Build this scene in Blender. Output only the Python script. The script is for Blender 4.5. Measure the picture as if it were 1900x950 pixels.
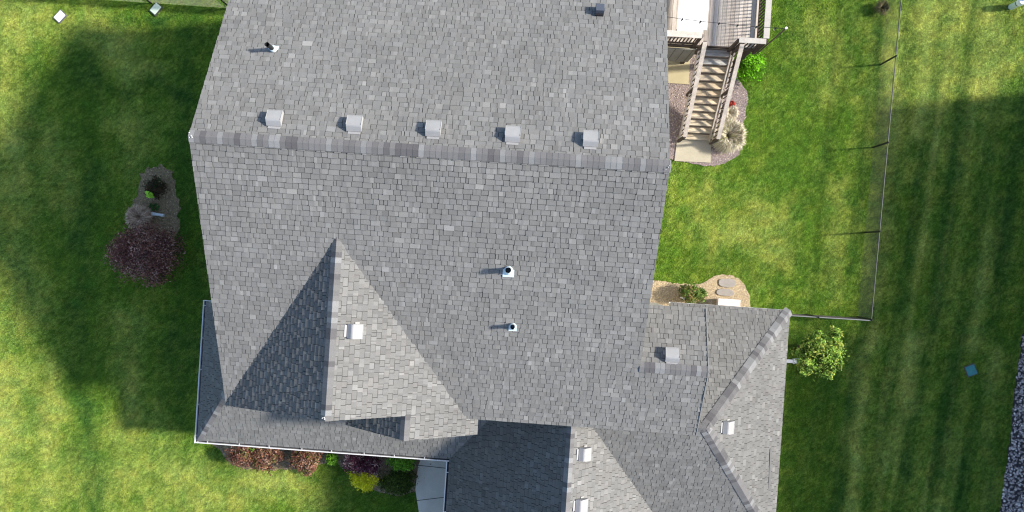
import bpy, bmesh, math, random
import numpy as np
from mathutils import Vector, Matrix
random.seed(7); RNG = np.random.default_rng(11)
SC = bpy.context.scene; COL = SC.collection
for o in list(bpy.data.objects): bpy.data.objects.remove(o)

# ---------------------------------------------------------------- camera
CAMH = 25.5
RC = Matrix(((0.9975222571987683, -0.0665153539499855, 0.022914058610000943),
             (0.06636222208768942, 0.9977683013066345, 0.007380541122246725),
             (-0.02335384064042997, -0.005841626193204669, 0.999710194771845)))
cam = bpy.data.cameras.new('camera'); camo = bpy.data.objects.new('camera', cam); COL.objects.link(camo)
camo.matrix_world = Matrix.Translation((0, 0, CAMH)) @ RC.to_4x4()
cam.sensor_width = 36; cam.lens = 36 * 1250 / 1900; cam.clip_start = .5; cam.clip_end = 2000
SC.camera = camo

def gp(x, y, z=0.0):
    """survey helper: world XY (house axes) of a spot seen on the aerial survey at height z"""
    r = RC @ Vector((x - 950, -(y - 475), -1250)); t = (z - CAMH) / r.z
    return (r.x * t, r.y * t)

# ---------------------------------------------------------------- light
EL, AZ = math.radians(33), math.radians(8)          # sun stands east, a little north of the house's long axis
SUN = Vector((math.cos(EL) * math.cos(AZ), math.cos(EL) * math.sin(AZ), math.sin(EL)))
w = bpy.data.worlds.new('World'); SC.world = w; w.use_nodes = True
nt = w.node_tree; bg = nt.nodes['Background']
sky = nt.nodes.new('ShaderNodeTexSky'); sky.sky_type = 'NISHITA'; sky.sun_disc = False
sky.sun_elevation = EL; sky.sun_rotation = math.pi / 2 - AZ
nt.links.new(sky.outputs[0], bg.inputs[0]); bg.inputs[1].default_value = .15
sl = bpy.data.lights.new('sun', 'SUN'); sl.energy = 4.5; sl.angle = math.radians(4); sl.color = (1, .94, .84)
so = bpy.data.objects.new('sun', sl); COL.objects.link(so)
so.rotation_euler = SUN.to_track_quat('Z', 'Y').to_euler(); so.location = (40, 6, 30)
SC.view_settings.view_transform = 'Standard'; SC.view_settings.look = 'None'
SC.view_settings.exposure = .85; SC.view_settings.gamma = 1
SC.cycles.filter_width = 1.15

# ---------------------------------------------------------------- materials
def mat(name, col=(.5, .5, .5), rough=.8, noise=None, bump=None, attr=None, metal=0, band=None, spec=.3):
    """noise=(scale, amount) value mottling; second noise tuple list allowed; bump=(scale, strength, dist)"""
    m = bpy.data.materials.new(name); m.use_nodes = True
    N = m.node_tree.nodes; L = m.node_tree.links; b = N['Principled BSDF']
    b.inputs['Roughness'].default_value = rough; b.inputs['Metallic'].default_value = metal
    b.inputs['Specular IOR Level'].default_value = spec
    tc = N.new('ShaderNodeTexCoord')
    src = None
    if attr:
        a = N.new('ShaderNodeAttribute'); a.attribute_name = attr; src = a.outputs['Color']
    else:
        r = N.new('ShaderNodeRGB'); r.outputs[0].default_value = (*col, 1); src = r.outputs[0]
    for sc, am, *rest in (noise or []):
        n = N.new('ShaderNodeTexNoise'); n.inputs['Scale'].default_value = sc; n.inputs['Detail'].default_value = 4
        n.inputs['Roughness'].default_value = .65
        if rest:
            mp = N.new('ShaderNodeMapping'); mp.inputs['Scale'].default_value = rest[0]
            L.new(tc.outputs['Object'], mp.inputs[0]); L.new(mp.outputs[0], n.inputs['Vector'])
        else: L.new(tc.outputs['Object'], n.inputs['Vector'])
        mr = N.new('ShaderNodeMapRange'); mr.inputs['From Min'].default_value = .28; mr.inputs['From Max'].default_value = .72
        mr.inputs['To Min'].default_value = 1 - am; mr.inputs['To Max'].default_value = 1 + am
        L.new(n.outputs[0], mr.inputs[0])
        mx = N.new('ShaderNodeVectorMath'); mx.operation = 'SCALE'
        L.new(src, mx.inputs[0]); L.new(mr.outputs[0], mx.inputs['Scale']); src = mx.outputs[0]
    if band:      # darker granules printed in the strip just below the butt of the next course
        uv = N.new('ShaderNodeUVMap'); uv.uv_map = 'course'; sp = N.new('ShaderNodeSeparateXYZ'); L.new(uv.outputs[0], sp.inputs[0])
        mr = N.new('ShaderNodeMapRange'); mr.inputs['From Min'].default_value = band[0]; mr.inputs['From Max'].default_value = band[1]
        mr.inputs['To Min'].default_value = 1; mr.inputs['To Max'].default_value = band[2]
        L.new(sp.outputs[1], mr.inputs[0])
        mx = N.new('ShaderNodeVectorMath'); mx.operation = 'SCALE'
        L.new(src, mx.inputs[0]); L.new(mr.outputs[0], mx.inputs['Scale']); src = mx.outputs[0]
    L.new(src, b.inputs['Base Color'])
    if bump:
        n = N.new('ShaderNodeTexNoise'); n.inputs['Scale'].default_value = bump[0]; n.inputs['Detail'].default_value = 3
        L.new(tc.outputs['Object'], n.inputs['Vector'])
        bp = N.new('ShaderNodeBump'); bp.inputs['Strength'].default_value = bump[1]; bp.inputs['Distance'].default_value = bump[2]
        L.new(n.outputs[0], bp.inputs['Height']); L.new(bp.outputs[0], b.inputs['Normal'])
    return m

M = {}
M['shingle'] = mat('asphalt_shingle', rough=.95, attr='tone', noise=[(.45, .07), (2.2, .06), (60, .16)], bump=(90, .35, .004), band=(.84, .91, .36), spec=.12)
M['cap'] = mat('ridge_shingle', rough=.95, attr='tone', noise=[(60, .18)], bump=(90, .35, .004), spec=.15)
M['felt'] = mat('roof_edge', (.035, .036, .04), .9)
M['drip'] = mat('drip_edge', (.42, .42, .42), .5)
M['siding'] = mat('siding', (.46, .44, .40), .6, noise=[(2, .05)])
M['stone'] = mat('stone_veneer', (.30, .27, .24), .9, noise=[(5, .3), (1.5, .15)], bump=(6, .6, .03))
M['white'] = mat('white_painted_metal', (.66, .66, .66), .4, noise=[(6, .04)])
M['galv'] = mat('vent_metal', (.315, .31, .305), .6, noise=[(9, .04), (1.3, .10)], metal=.1)
M['dark'] = mat('dark_opening', (.012, .012, .015), .9)
M['blackpipe'] = mat('black_pipe', (.015, .018, .02), .45)
M['flash'] = mat('pipe_flashing', (.55, .66, .70), .45)
M['glass'] = mat('window_glass', (.03, .04, .05), .06, spec=.8)
M['gutin'] = mat('gutter_inside', (.03, .03, .035), .8, noise=[(12, .3)])
M['deckwood'] = mat('weathered_deck_board', rough=.85, attr='tone', noise=[(7, .16, (1, .12, 1)), (40, .22, (1, .1, 1))], bump=(30, .3, .004))
M['railwood'] = mat('weathered_rail_board', (.50, .44, .385), .85, noise=[(5, .22), (30, .18)], bump=(30, .3, .004))
M['darkwood'] = mat('old_dark_wood', (.07, .052, .042), .9, noise=[(8, .3)])
M['tread'] = mat('stair_tread_wood', rough=.9, attr='tone', noise=[(6, .3, (.3, 1, 1)), (30, .25, (.15, 1, 1))], bump=(30, .3, .004))
M['gap_shade_board'] = mat('gap_shade_wood', (.13, .105, .085), .9, noise=[(8, .3)])  # dark tone for the shaded gaps between treads
M['tablewhite'] = mat('white_table_paint', (.80, .80, .79), .5, noise=[(4, .05, (1, .2, 1))])
M['skirting'] = mat('grey_skirting', (.22, .215, .19), .8, noise=[(4, .08)])
M['concrete'] = mat('concrete', (.40, .36, .27), .9, noise=[(2, .10), (25, .10)], bump=(60, .2, .004))
M['patio'] = mat('patio_concrete', (.42, .36, .22), .9, noise=[(2, .07), (25, .06)], bump=(60, .2, .004))
M['walk'] = mat('sidewalk_concrete', (.64, .59, .51), .9, noise=[(1.2, .12), (30, .08)], bump=(60, .2, .004))
M['joint'] = mat('sidewalk_joint', (.08, .075, .07), .95)
M['flag'] = mat('flagstone', (.30, .27, .24), .9, noise=[(5, .12), (30, .12)], bump=(20, .3, .01))
M['mulch'] = mat('bark_mulch', (.21, .16, .09), .95, noise=[(14, .55), (60, .4)], bump=(30, 1, .03))
M['gravel'] = mat('tan_gravel', (.40, .31, .20), .95, noise=[(22, .5), (70, .4)], bump=(35, 1, .02))
M['pinkgravel'] = mat('pink_grey_gravel', (.24, .19, .18), .95, noise=[(22, .5), (70, .4)], bump=(35, 1, .02))
M['stonebed'] = mat('river_rock', rough=.8, attr='tone', noise=[(20, .2)])
M['soil'] = mat('bed_soil', (.05, .045, .05), .95, noise=[(20, .4)])
M['fence'] = mat('black_coated_steel', (.02, .02, .022), .45)
M['rail'] = mat('grey_fence_rail', (.075, .075, .08), .5, metal=.1)
M['mesh'] = mat('chain_link_wire', (.16, .15, .12), .5)
M['silver'] = mat('bright_rail', (.24, .24, .24), .45, metal=.2)
M['teal'] = mat('teal_plastic', (.06, .24, .24), .6, noise=[(12, .15)])
M['palegreen'] = mat('pale_green_board', (.50, .60, .48), .5, noise=[(6, .15)])
M['whiteboard'] = mat('white_board', (.85, .86, .88), .5)
M['pinkboard'] = mat('white_pink_board', (.70, .64, .62), .6, noise=[(8, .08, (.3, 1, 1))])
M['bark'] = mat('bark', (.10, .075, .055), .95, noise=[(20, .3)], bump=(20, .6, .02))
M['red'] = mat('red_petals', (.36, .035, .02), .6)
M['bulb'] = mat('bulb_glass', (.5, .48, .42), .2, spec=.6)
M['leaf'] = mat('leaf', rough=.75, attr='tone', spec=.1)
M['dryleaf'] = mat('dry_blade', rough=.8, attr='tone')
M['rockdark'] = mat('neighbour_roof', (.14, .13, .12), .95, noise=[(6, .2)])

# ---------------------------------------------------------------- mesh helpers
def empty(name, loc=(0, 0, 0), label=None, cat=None, group=None):
    o = bpy.data.objects.new(name, None); COL.objects.link(o); o.location = loc; o.empty_display_size = .3
    if label: tag(o, label, cat, group)
    return o
def tag(o, label=None, cat=None, group=None, kind=None):
    if label: o['label'] = label
    if cat: o['category'] = cat
    if group: o['group'] = group
    if kind: o['kind'] = kind
    return o
class MB:
    def __init__(s): s.v = []; s.f = []; s.c = []; s.mi = []
    def add(s, vs, fs, tone=None, mi=0):
        k = len(s.v); s.v += [tuple(p) for p in vs]
        for f in fs: s.f.append(tuple(i + k for i in f)); s.c.append(tone or (.5, .5, .5)); s.mi.append(mi)
    def box(s, a, b, tone=None, mi=0):
        x0, y0, z0 = a; x1, y1, z1 = b
        s.add([(x0, y0, z0), (x1, y0, z0), (x1, y1, z0), (x0, y1, z0), (x0, y0, z1), (x1, y0, z1), (x1, y1, z1), (x0, y1, z1)],
              [(0, 3, 2, 1), (4, 5, 6, 7), (0, 1, 5, 4), (1, 2, 6, 5), (2, 3, 7, 6), (3, 0, 4, 7)], tone, mi)
    def bar(s, p, q, w, h, tone=None, up=(0, 0, 1), mi=0):
        p = Vector(p); q = Vector(q); d = (q - p).normalized(); u = Vector(up)
        sx = d.cross(u)
        if sx.length < 1e-4: sx = d.cross(Vector((1, 0, 0)))
        sx.normalize(); uz = sx.cross(d).normalized(); vs = []
        for e in (p, q):
            for a, b in ((-1, -1), (1, -1), (1, 1), (-1, 1)): vs.append(e + sx * a * w / 2 + uz * b * h / 2)
        s.add(vs, [(0, 1, 2, 3), (7, 6, 5, 4), (0, 4, 5, 1), (1, 5, 6, 2), (2, 6, 7, 3), (3, 7, 4, 0)], tone, mi)
    def tube(s, p, q, r, r2=None, n=12, tone=None, mi=0, cap=True):
        p = Vector(p); q = Vector(q); r2 = r if r2 is None else r2; d = (q - p).normalized()
        a = d.cross(Vector((0, 0, 1)))
        if a.length < 1e-4: a = Vector((1, 0, 0))
        a.normalize(); b = d.cross(a)
        vs = [p + (a * math.cos(t) + b * math.sin(t)) * r for t in [2 * math.pi * i / n for i in range(n)]]
        vs += [q + (a * math.cos(t) + b * math.sin(t)) * r2 for t in [2 * math.pi * i / n for i in range(n)]]
        fs = [(i, (i + 1) % n, n + (i + 1) % n, n + i) for i in range(n)]
        if cap: fs += [tuple(range(n - 1, -1, -1)), tuple(range(n, 2 * n))]
        s.add(vs, fs, tone, mi)
    def prism(s, poly, z0, z1, tone=None, mi=0):
        n = len(poly)
        s.add([(x, y, z0) for x, y in poly] + [(x, y, z1) for x, y in poly],
              [tuple(range(n - 1, -1, -1)), tuple(range(n, 2 * n))] + [(i, (i + 1) % n, n + (i + 1) % n, n + i) for i in range(n)], tone, mi)
    def build(s, name, m, parent=None, smooth=False, bevel=0):
        me = bpy.data.meshes.new(name); me.from_pydata(s.v, [], s.f); me.update()
        for mm in (m if isinstance(m, list) else [m]): me.materials.append(mm)
        if isinstance(m, list): me.polygons.foreach_set('material_index', s.mi)
        at = me.color_attributes.new('tone', 'FLOAT_COLOR', 'CORNER')
        col = np.ones((len(me.loops), 4), np.float32); k = 0
        tot = np.array([p.loop_total for p in me.polygons]); cc = np.array([c[:3] for c in s.c], np.float32)
        col[:, :3] = np.repeat(cc, tot, axis=0); at.data.foreach_set('color', col.ravel())
        if smooth: me.polygons.foreach_set('use_smooth', [True] * len(me.polygons))
        o = bpy.data.objects.new(name, me); COL.objects.link(o)
        if parent: o.parent = parent; o.matrix_parent_inverse = parent.matrix_world.inverted() if False else Matrix.Translation(-Vector(parent.location))
        if bevel:
            b = o.modifiers.new('bevel', 'BEVEL'); b.width = bevel; b.segments = 2; b.limit_method = 'ANGLE'
        return o

def clip(poly, pts_n):
    """Sutherland-Hodgman: poly (list of 2D) against convex polygon pts_n (ccw)"""
    out = poly
    n = len(pts_n)
    for i in range(n):
        a = pts_n[i]; b = pts_n[(i + 1) % n]; ex, ey = b[0] - a[0], b[1] - a[1]
        sd = lambda p: ex * (p[1] - a[1]) - ey * (p[0] - a[0])
        new = []
        for j in range(len(out)):
            p = out[j]; q = out[(j + 1) % len(out)]; sp, sq = sd(p), sd(q)
            if sp >= 0: new.append(p)
            if (sp >= 0) != (sq >= 0):
                t = sp / (sp - sq); new.append((p[0] + t * (q[0] - p[0]), p[1] + t * (q[1] - p[1])))
        out = new
        if len(out) < 3: return []
    return out

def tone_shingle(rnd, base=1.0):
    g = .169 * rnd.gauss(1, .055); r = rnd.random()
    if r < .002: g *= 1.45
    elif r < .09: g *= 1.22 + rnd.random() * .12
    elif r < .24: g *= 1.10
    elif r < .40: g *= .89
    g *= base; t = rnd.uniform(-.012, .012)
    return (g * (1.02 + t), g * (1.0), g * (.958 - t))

def roof_face(name, pts, parent, seed, base=1.0, slab=True, course=.143):  # base scales shingle colour per face, mimicking the light on its slope
    """one roof plane: dark felt-edged slab with courses of laminated shingles laid over it. pts: convex, ccw from above"""
    rnd = random.Random(seed); P = [Vector(p) for p in pts]
    n = Vector((0, 0, 0))
    for i in range(len(P)): n += P[i].cross(P[(i + 1) % len(P)])
    n.normalize()
    if n.z < 0: P.reverse(); n = -n
    u = Vector((0, 0, 1)).cross(n).normalized() * -1; v = n.cross(u)
    if v.z < 0: u, v = -u, -v
    if u.cross(v).dot(n) < 0: u = -u
    o = P[0]; uv = [((p - o).dot(u), (p - o).dot(v)) for p in P]
    ar = sum(uv[i][0] * uv[(i + 1) % len(uv)][1] - uv[(i + 1) % len(uv)][0] * uv[i][1] for i in range(len(uv)))
    cl = uv if ar > 0 else uv[::-1]
    vs, fs, tones, ucs = [], [], [], []
    umin = min(a for a, _ in uv) - .3; umax = max(a for a, _ in uv); vmin = min(b for _, b in uv); vmax = max(b for _, b in uv)
    j = 0; v0 = vmin - .02
    while v0 < vmax:
        x = umin - rnd.random() * .3; hi = rnd.random() < .5
        while x < umax:
            wd = rnd.choice((.15, .18, .20, .22, .24, .27)) * rnd.uniform(.93, 1.07)
            gap = .0055; drop = rnd.uniform(.000, .006) + (.010 if hi else 0)
            nseg = rnd.choice((1, 2, 2, 3)) if wd > .17 else rnd.choice((1, 2)); cuts = sorted(rnd.uniform(.25, .75) for _ in range(nseg - 1))
            edges = [0] + cuts + [1]; T0 = tone_shingle(rnd, base)
            for si in range(nseg):
                xa = x + gap + (wd - 2 * gap) * edges[si]; xb = x + gap + (wd - 2 * gap) * edges[si + 1]
                if xb - xa < .02: continue
                q = clip([(xa, v0 - drop), (xb, v0 - drop), (xb, v0 + course), (xa, v0 + course)], cl)
                if len(q) < 3: continue
                h0 = .024 if hi else .015; T1 = tone_shingle(rnd, base); T = tuple((c1 + c2) / 2 for c1, c2 in zip(T0, T1)) if rnd.random() < .6 else T1
                k = len(vs); m = len(q)
                for (a, b) in q:
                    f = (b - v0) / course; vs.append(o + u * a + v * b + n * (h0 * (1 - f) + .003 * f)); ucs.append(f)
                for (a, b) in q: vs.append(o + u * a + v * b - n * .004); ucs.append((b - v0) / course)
                fs.append(tuple(range(k, k + m))); tones.append(T)
                TD = tuple(c * .45 for c in T)
                for i in range(m):
                    i2 = (i + 1) % m; fs.append((k + i, k + m + i, k + m + i2, k + i2)); tones.append(TD)
            x += wd; hi = not hi if rnd.random() < .85 else hi
        v0 += course; j += 1
    me = bpy.data.meshes.new(name); me.from_pydata(vs, [], fs); me.update(); me.materials.append(M['shingle'])
    tot = np.array([p.loop_total for p in me.polygons])
    at = me.color_attributes.new('tone', 'FLOAT_COLOR', 'CORNER'); col = np.ones((len(me.loops), 4), np.float32)
    col[:, :3] = np.repeat(np.array(tones, np.float32), tot, axis=0); at.data.foreach_set('color', col.ravel())
    li = np.empty(len(me.loops), np.int64); me.loops.foreach_get('vertex_index', li)
    uvl = me.uv_layers.new(name='course'); arr = np.zeros((len(me.loops), 2), np.float32); arr[:, 1] = np.array(ucs, np.float32)[li]
    uvl.data.foreach_set('uv', arr.ravel())
    ob = bpy.data.objects.new(name, me); COL.objects.link(ob); ob.parent = parent
    ob.matrix_parent_inverse = Matrix.Translation(-Vector(parent.location))
    if slab:
        b = MB(); m = len(P)
        b.add([p - n * .006 for p in P] + [p - n * .16 for p in P],
              [tuple(range(m)), tuple(range(2 * m - 1, m - 1, -1))], mi=0)
        ctr = sum(P, Vector()) / m
        b.add([p - n * .006 for p in P] + [p - n * .16 for p in P], [(i, m + i, m + (i + 1) % m, (i + 1) % m) for i in range(m)], mi=1)
        b.build('roof_deck', [M['felt'], M['drip']], ob)
    return ob

def cap_row(name, p0, p1, nA, nB, parent, seed, hw=.15, big=False):
    """ridge/hip cap: folded shingles lapping from p0 (low/first) to p1"""
    rnd = random.Random(seed); p0 = Vector(p0); p1 = Vector(p1); d = (p1 - p0); L = d.length; d.normalize()
    nA = Vector(nA).normalized(); nB = Vector(nB).normalized()
    sA = nA.cross(d).normalized(); sB = nB.cross(d).normalized()
    mid = (nA + nB)
    if sA.dot(nB) > 0: sA = -sA
    if sB.dot(nA) > 0: sB = -sB
    b = MB(); t = 0; tone = None; run = 0
    while t < L:
        e = min(t + .143, L)
        if run <= 0:
            r = rnd.random(); g = .15
            if r < .18: g = .20; tint = (1, 1, 1.0)
            elif r < .36: g = .095; tint = (1.04, 1, 1.03)
            elif r < .50: g = .122; tint = (1.03, 1, 1.0)
            else: tint = (1.03, 1, 1.0); g = .142
            g *= rnd.uniform(.93, 1.07); tone = tuple(g * c for c in tint); run = 1
        run -= 1
        h0, h1 = .030, .025
        up = mid.normalized()
        A0 = p0 + d * t; A1 = p0 + d * (e + .02)
        vs = [A0 + up * h0, A1 + up * h1, A0 + sA * hw + nA * h0, A1 + sA * hw + nA * h1, A0 + sB * hw + nB * h0, A1 + sB * hw + nB * h1,
              A0 + sA * hw + nA * .0, A1 + sA * hw + nA * .0, A0 + sB * hw, A1 + sB * hw, A0]
        b.add(vs, [(0, 1, 3, 2), (0, 4, 5, 1), (2, 3, 7, 6), (4, 8, 9, 5), (0, 2, 6, 10), (0, 10, 8, 4)], tone)
        t += .143
    o = b.build(name, M['cap'], parent)
    return o

# ---------------------------------------------------------------- noise for ground colouring
def vnoise(X, Y, scale, seed):
    r = np.random.default_rng(seed); G = r.random((128, 128))
    x = X / scale + 1000.3; y = Y / scale + 1000.7
    xi = np.floor(x).astype(int); yi = np.floor(y).astype(int); fx = x - xi; fy = y - yi
    fx = fx * fx * (3 - 2 * fx); fy = fy * fy * (3 - 2 * fy)
    g = lambda a, b: G[a % 128, b % 128]
    return (g(xi, yi) * (1 - fx) * (1 - fy) + g(xi + 1, yi) * fx * (1 - fy) + g(xi, yi + 1) * (1 - fx) * fy + g(xi + 1, yi + 1) * fx * fy)

def lawn():
    xs = np.concatenate([-np.geomspace(500, 24, 10), np.arange(-23.5, 23.5, .075), np.geomspace(24, 500, 10)])
    ys = np.concatenate([-np.geomspace(500, 15, 10), np.arange(-14.5, 14.5, .075), np.geomspace(15, 500, 10)])
    X, Y = np.meshgrid(xs, ys); nx, ny = len(xs), len(ys)
    lush = np.zeros_like(X); dry = np.zeros_like(X)  # dry also holds paleness that brightens grass lying in shade
    WX = X + (vnoise(X, Y, 1.3, 1) - .5) * np.where(X > 12.3, .35, .9); WY = Y + (vnoise(X, Y, 1.3, 2) - .5) * .9
    def brush(px, wpx, amt, target):
        P = [np.array(gp(*p)) for p in px]; wd = wpx / 49.; best = np.full(X.shape, 1e9)
        for a, b in zip(P[:-1], P[1:]):
            d = b - a; L2 = max(1e-6, d @ d)
            t = np.clip(((WX - a[0]) * d[0] + (WY - a[1]) * d[1]) / L2, 0, 1)
            best = np.minimum(best, (WX - a[0] - t * d[0]) ** 2 + (WY - a[1] - t * d[1]) ** 2)
        target += amt * np.exp(-best / (2 * wd * wd))
    B = brush
    # richer, darker swaths
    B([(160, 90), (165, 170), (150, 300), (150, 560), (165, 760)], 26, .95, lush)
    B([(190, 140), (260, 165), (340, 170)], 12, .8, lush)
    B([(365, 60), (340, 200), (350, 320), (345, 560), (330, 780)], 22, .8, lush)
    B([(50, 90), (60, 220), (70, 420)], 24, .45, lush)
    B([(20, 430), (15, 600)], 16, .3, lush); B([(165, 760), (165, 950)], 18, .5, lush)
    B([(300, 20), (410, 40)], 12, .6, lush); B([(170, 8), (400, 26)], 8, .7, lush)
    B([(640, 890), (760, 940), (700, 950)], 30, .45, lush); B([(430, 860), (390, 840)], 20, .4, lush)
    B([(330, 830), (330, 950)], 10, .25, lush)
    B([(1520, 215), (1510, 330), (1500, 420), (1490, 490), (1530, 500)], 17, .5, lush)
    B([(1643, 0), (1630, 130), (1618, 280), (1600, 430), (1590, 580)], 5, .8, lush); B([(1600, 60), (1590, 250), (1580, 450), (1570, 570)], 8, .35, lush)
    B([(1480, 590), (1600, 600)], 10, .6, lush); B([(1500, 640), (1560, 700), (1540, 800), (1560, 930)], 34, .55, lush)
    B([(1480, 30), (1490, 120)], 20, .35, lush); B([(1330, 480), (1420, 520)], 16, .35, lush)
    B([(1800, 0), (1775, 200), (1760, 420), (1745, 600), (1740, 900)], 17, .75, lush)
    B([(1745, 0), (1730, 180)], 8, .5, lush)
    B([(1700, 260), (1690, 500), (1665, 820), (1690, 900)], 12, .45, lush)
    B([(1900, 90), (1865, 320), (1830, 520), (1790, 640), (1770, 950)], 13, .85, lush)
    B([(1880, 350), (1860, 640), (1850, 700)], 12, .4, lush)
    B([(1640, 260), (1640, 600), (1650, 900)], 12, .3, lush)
    B([(0, 520), (40, 640), (60, 730)], 42, .42, lush); B([(0, 120), (10, 200)], 30, .35, lush); B([(170, 800), (170, 950)], 14, .4, lush)  # far-left swath also darkens sunlit turf to soften the shadow edge
    # drier, paler swaths; the long far-left one brightens the house's shade by colour
    B([(95, 700), (90, 840), (100, 950)], 18, .6, dry); B([(0, 800), (100, 900), (330, 930)], 60, .35, dry); B([(0, 60), (20, 600)], 50, .45, dry); B([(245, 230), (240, 300)], 30, .35, dry); B([(40, 30), (160, 40), (260, 60)], 26, .45, dry)
    B([(10, 100), (20, 330)], 14, .35, dry); B([(215, 90), (300, 135)], 20, .55, dry)
    B([(105, 240), (110, 380)], 16, .5, dry); B([(20, 700), (0, 950)], 22, .55, dry)
    B([(240, 600), (250, 760)], 22, .4, dry); B([(240, 830), (440, 900), (540, 870)], 34, .5, dry); B([(490, 880), (560, 940)], 26, .35, dry)
    B([(1715, 0), (1722, 70), (1712, 160), (1700, 240)], 9, .95, dry); B([(1660, 120), (1650, 260), (1632, 480), (1612, 640), (1590, 820), (1585, 950)], 9, .75, dry)
    B([(1840, 0), (1850, 80), (1830, 160)], 16, .5, dry); B([(1830, 440), (1815, 600), (1800, 640)], 12, .55, dry)
    B([(1410, 380), (1440, 440), (1380, 420)], 26, .55, dry); B([(1540, 60), (1545, 180)], 24, .45, dry); B([(1300, 350), (1340, 460)], 22, .3, dry)
    B([(1560, 330), (1560, 440), (1530, 540)], 18, .35, dry); B([(1690, 620), (1690, 760)], 8, .5, dry); B([(1840, 780), (1835, 950)], 12, .3, dry)
    B([(1480, 360), (1460, 470)], 18, .25, dry); B([(1850, 640), (1845, 720)], 10, .5, dry)
    B([(1690, 0), (1700, 190)], 60, .35, dry); B([(1830, 0), (1840, 190)], 50, .30, dry); B([(1240, 330), (1400, 500)], 60, .10, dry)
    # mowing passes, running north-south
    sx = X + (vnoise(X, Y, 9, 3) - .5) * .25 - np.where(X > 8, .085, .0) * Y
    stripe = .5 + .5 * np.tanh(3 * np.sin(sx * 2 * math.pi / 1.15))
    fine = vnoise(sx, Y * .12, .18, 4)
    n1 = vnoise(X, Y, 2.6, 5); n2 = vnoise(X, Y, .9, 6); n3 = vnoise(X, Y, .32, 7); n4 = vnoise(X, Y, .14, 17)
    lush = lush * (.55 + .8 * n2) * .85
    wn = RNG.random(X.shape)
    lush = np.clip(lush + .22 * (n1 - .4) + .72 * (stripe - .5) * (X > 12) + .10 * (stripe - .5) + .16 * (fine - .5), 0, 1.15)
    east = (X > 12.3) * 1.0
    s2 = .6 * vnoise(sx, Y * .05, .5, 24) + .4 * vnoise(sx, Y * .04, .2, 25); dry = dry + east * (.13 + 2.4 * np.clip(s2 - .55, 0, 1)); lush = lush + east * .9 * np.clip(.42 - s2, 0, 1)  # flat east amount lifts the grass in the neighbour's shade
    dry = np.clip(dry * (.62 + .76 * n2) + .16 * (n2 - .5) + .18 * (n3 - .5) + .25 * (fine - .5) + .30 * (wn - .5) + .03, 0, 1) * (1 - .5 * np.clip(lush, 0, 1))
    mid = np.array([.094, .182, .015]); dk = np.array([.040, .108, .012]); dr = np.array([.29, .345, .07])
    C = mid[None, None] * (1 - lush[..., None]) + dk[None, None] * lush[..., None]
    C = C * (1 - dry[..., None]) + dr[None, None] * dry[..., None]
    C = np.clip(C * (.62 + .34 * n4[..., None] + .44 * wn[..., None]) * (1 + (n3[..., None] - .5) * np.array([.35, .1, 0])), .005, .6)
    far = np.clip((np.maximum(np.abs(X) - 22.5, np.abs(Y) - 13.8)) / 1.0, 0, 1)[..., None]; C = C * (1 - far) + (mid * .9) * far
    Z = np.zeros_like(X); R = (np.abs(X) < 23) & (np.abs(Y) < 14.5)
    Z[R] = (.012 * (n2 - .5) + .014 * (n3 - .5) + .016 * (n4 - .5))[R] - .02
    Z[~R] = -.02
    vs = np.stack([X.ravel(), Y.ravel(), Z.ravel()], 1)
    i = np.arange(ny - 1)[:, None] * nx + np.arange(nx - 1)[None]; F = np.stack([i, i + 1, i + nx + 1, i + nx], -1).reshape(-1, 4)
    me = bpy.data.meshes.new('lawn'); me.from_pydata(vs.tolist(), [], F.tolist()); me.update()
    at = me.color_attributes.new('tone', 'FLOAT_COLOR', 'POINT'); c4 = np.ones((len(vs), 4), np.float32); c4[:, :3] = C.reshape(-1, 3); at.data.foreach_set('color', c4.ravel())
    me.polygons.foreach_set('use_smooth', [True] * len(me.polygons))
    m = mat('grass_ground', rough=.9, attr='tone', noise=[(7, .16), (15, .30), (34, .55, (1, .75, 1))], bump=(26, 1, .09), spec=.1)
    me.materials.append(m); o = bpy.data.objects.new('lawn', me); COL.objects.link(o); tag(o, kind='structure')
    return C, xs, ys
LC, LXS, LYS = lawn()
KEEP_OUT = []        # polygons where no turf grows, filled while the beds and slabs are laid

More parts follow.
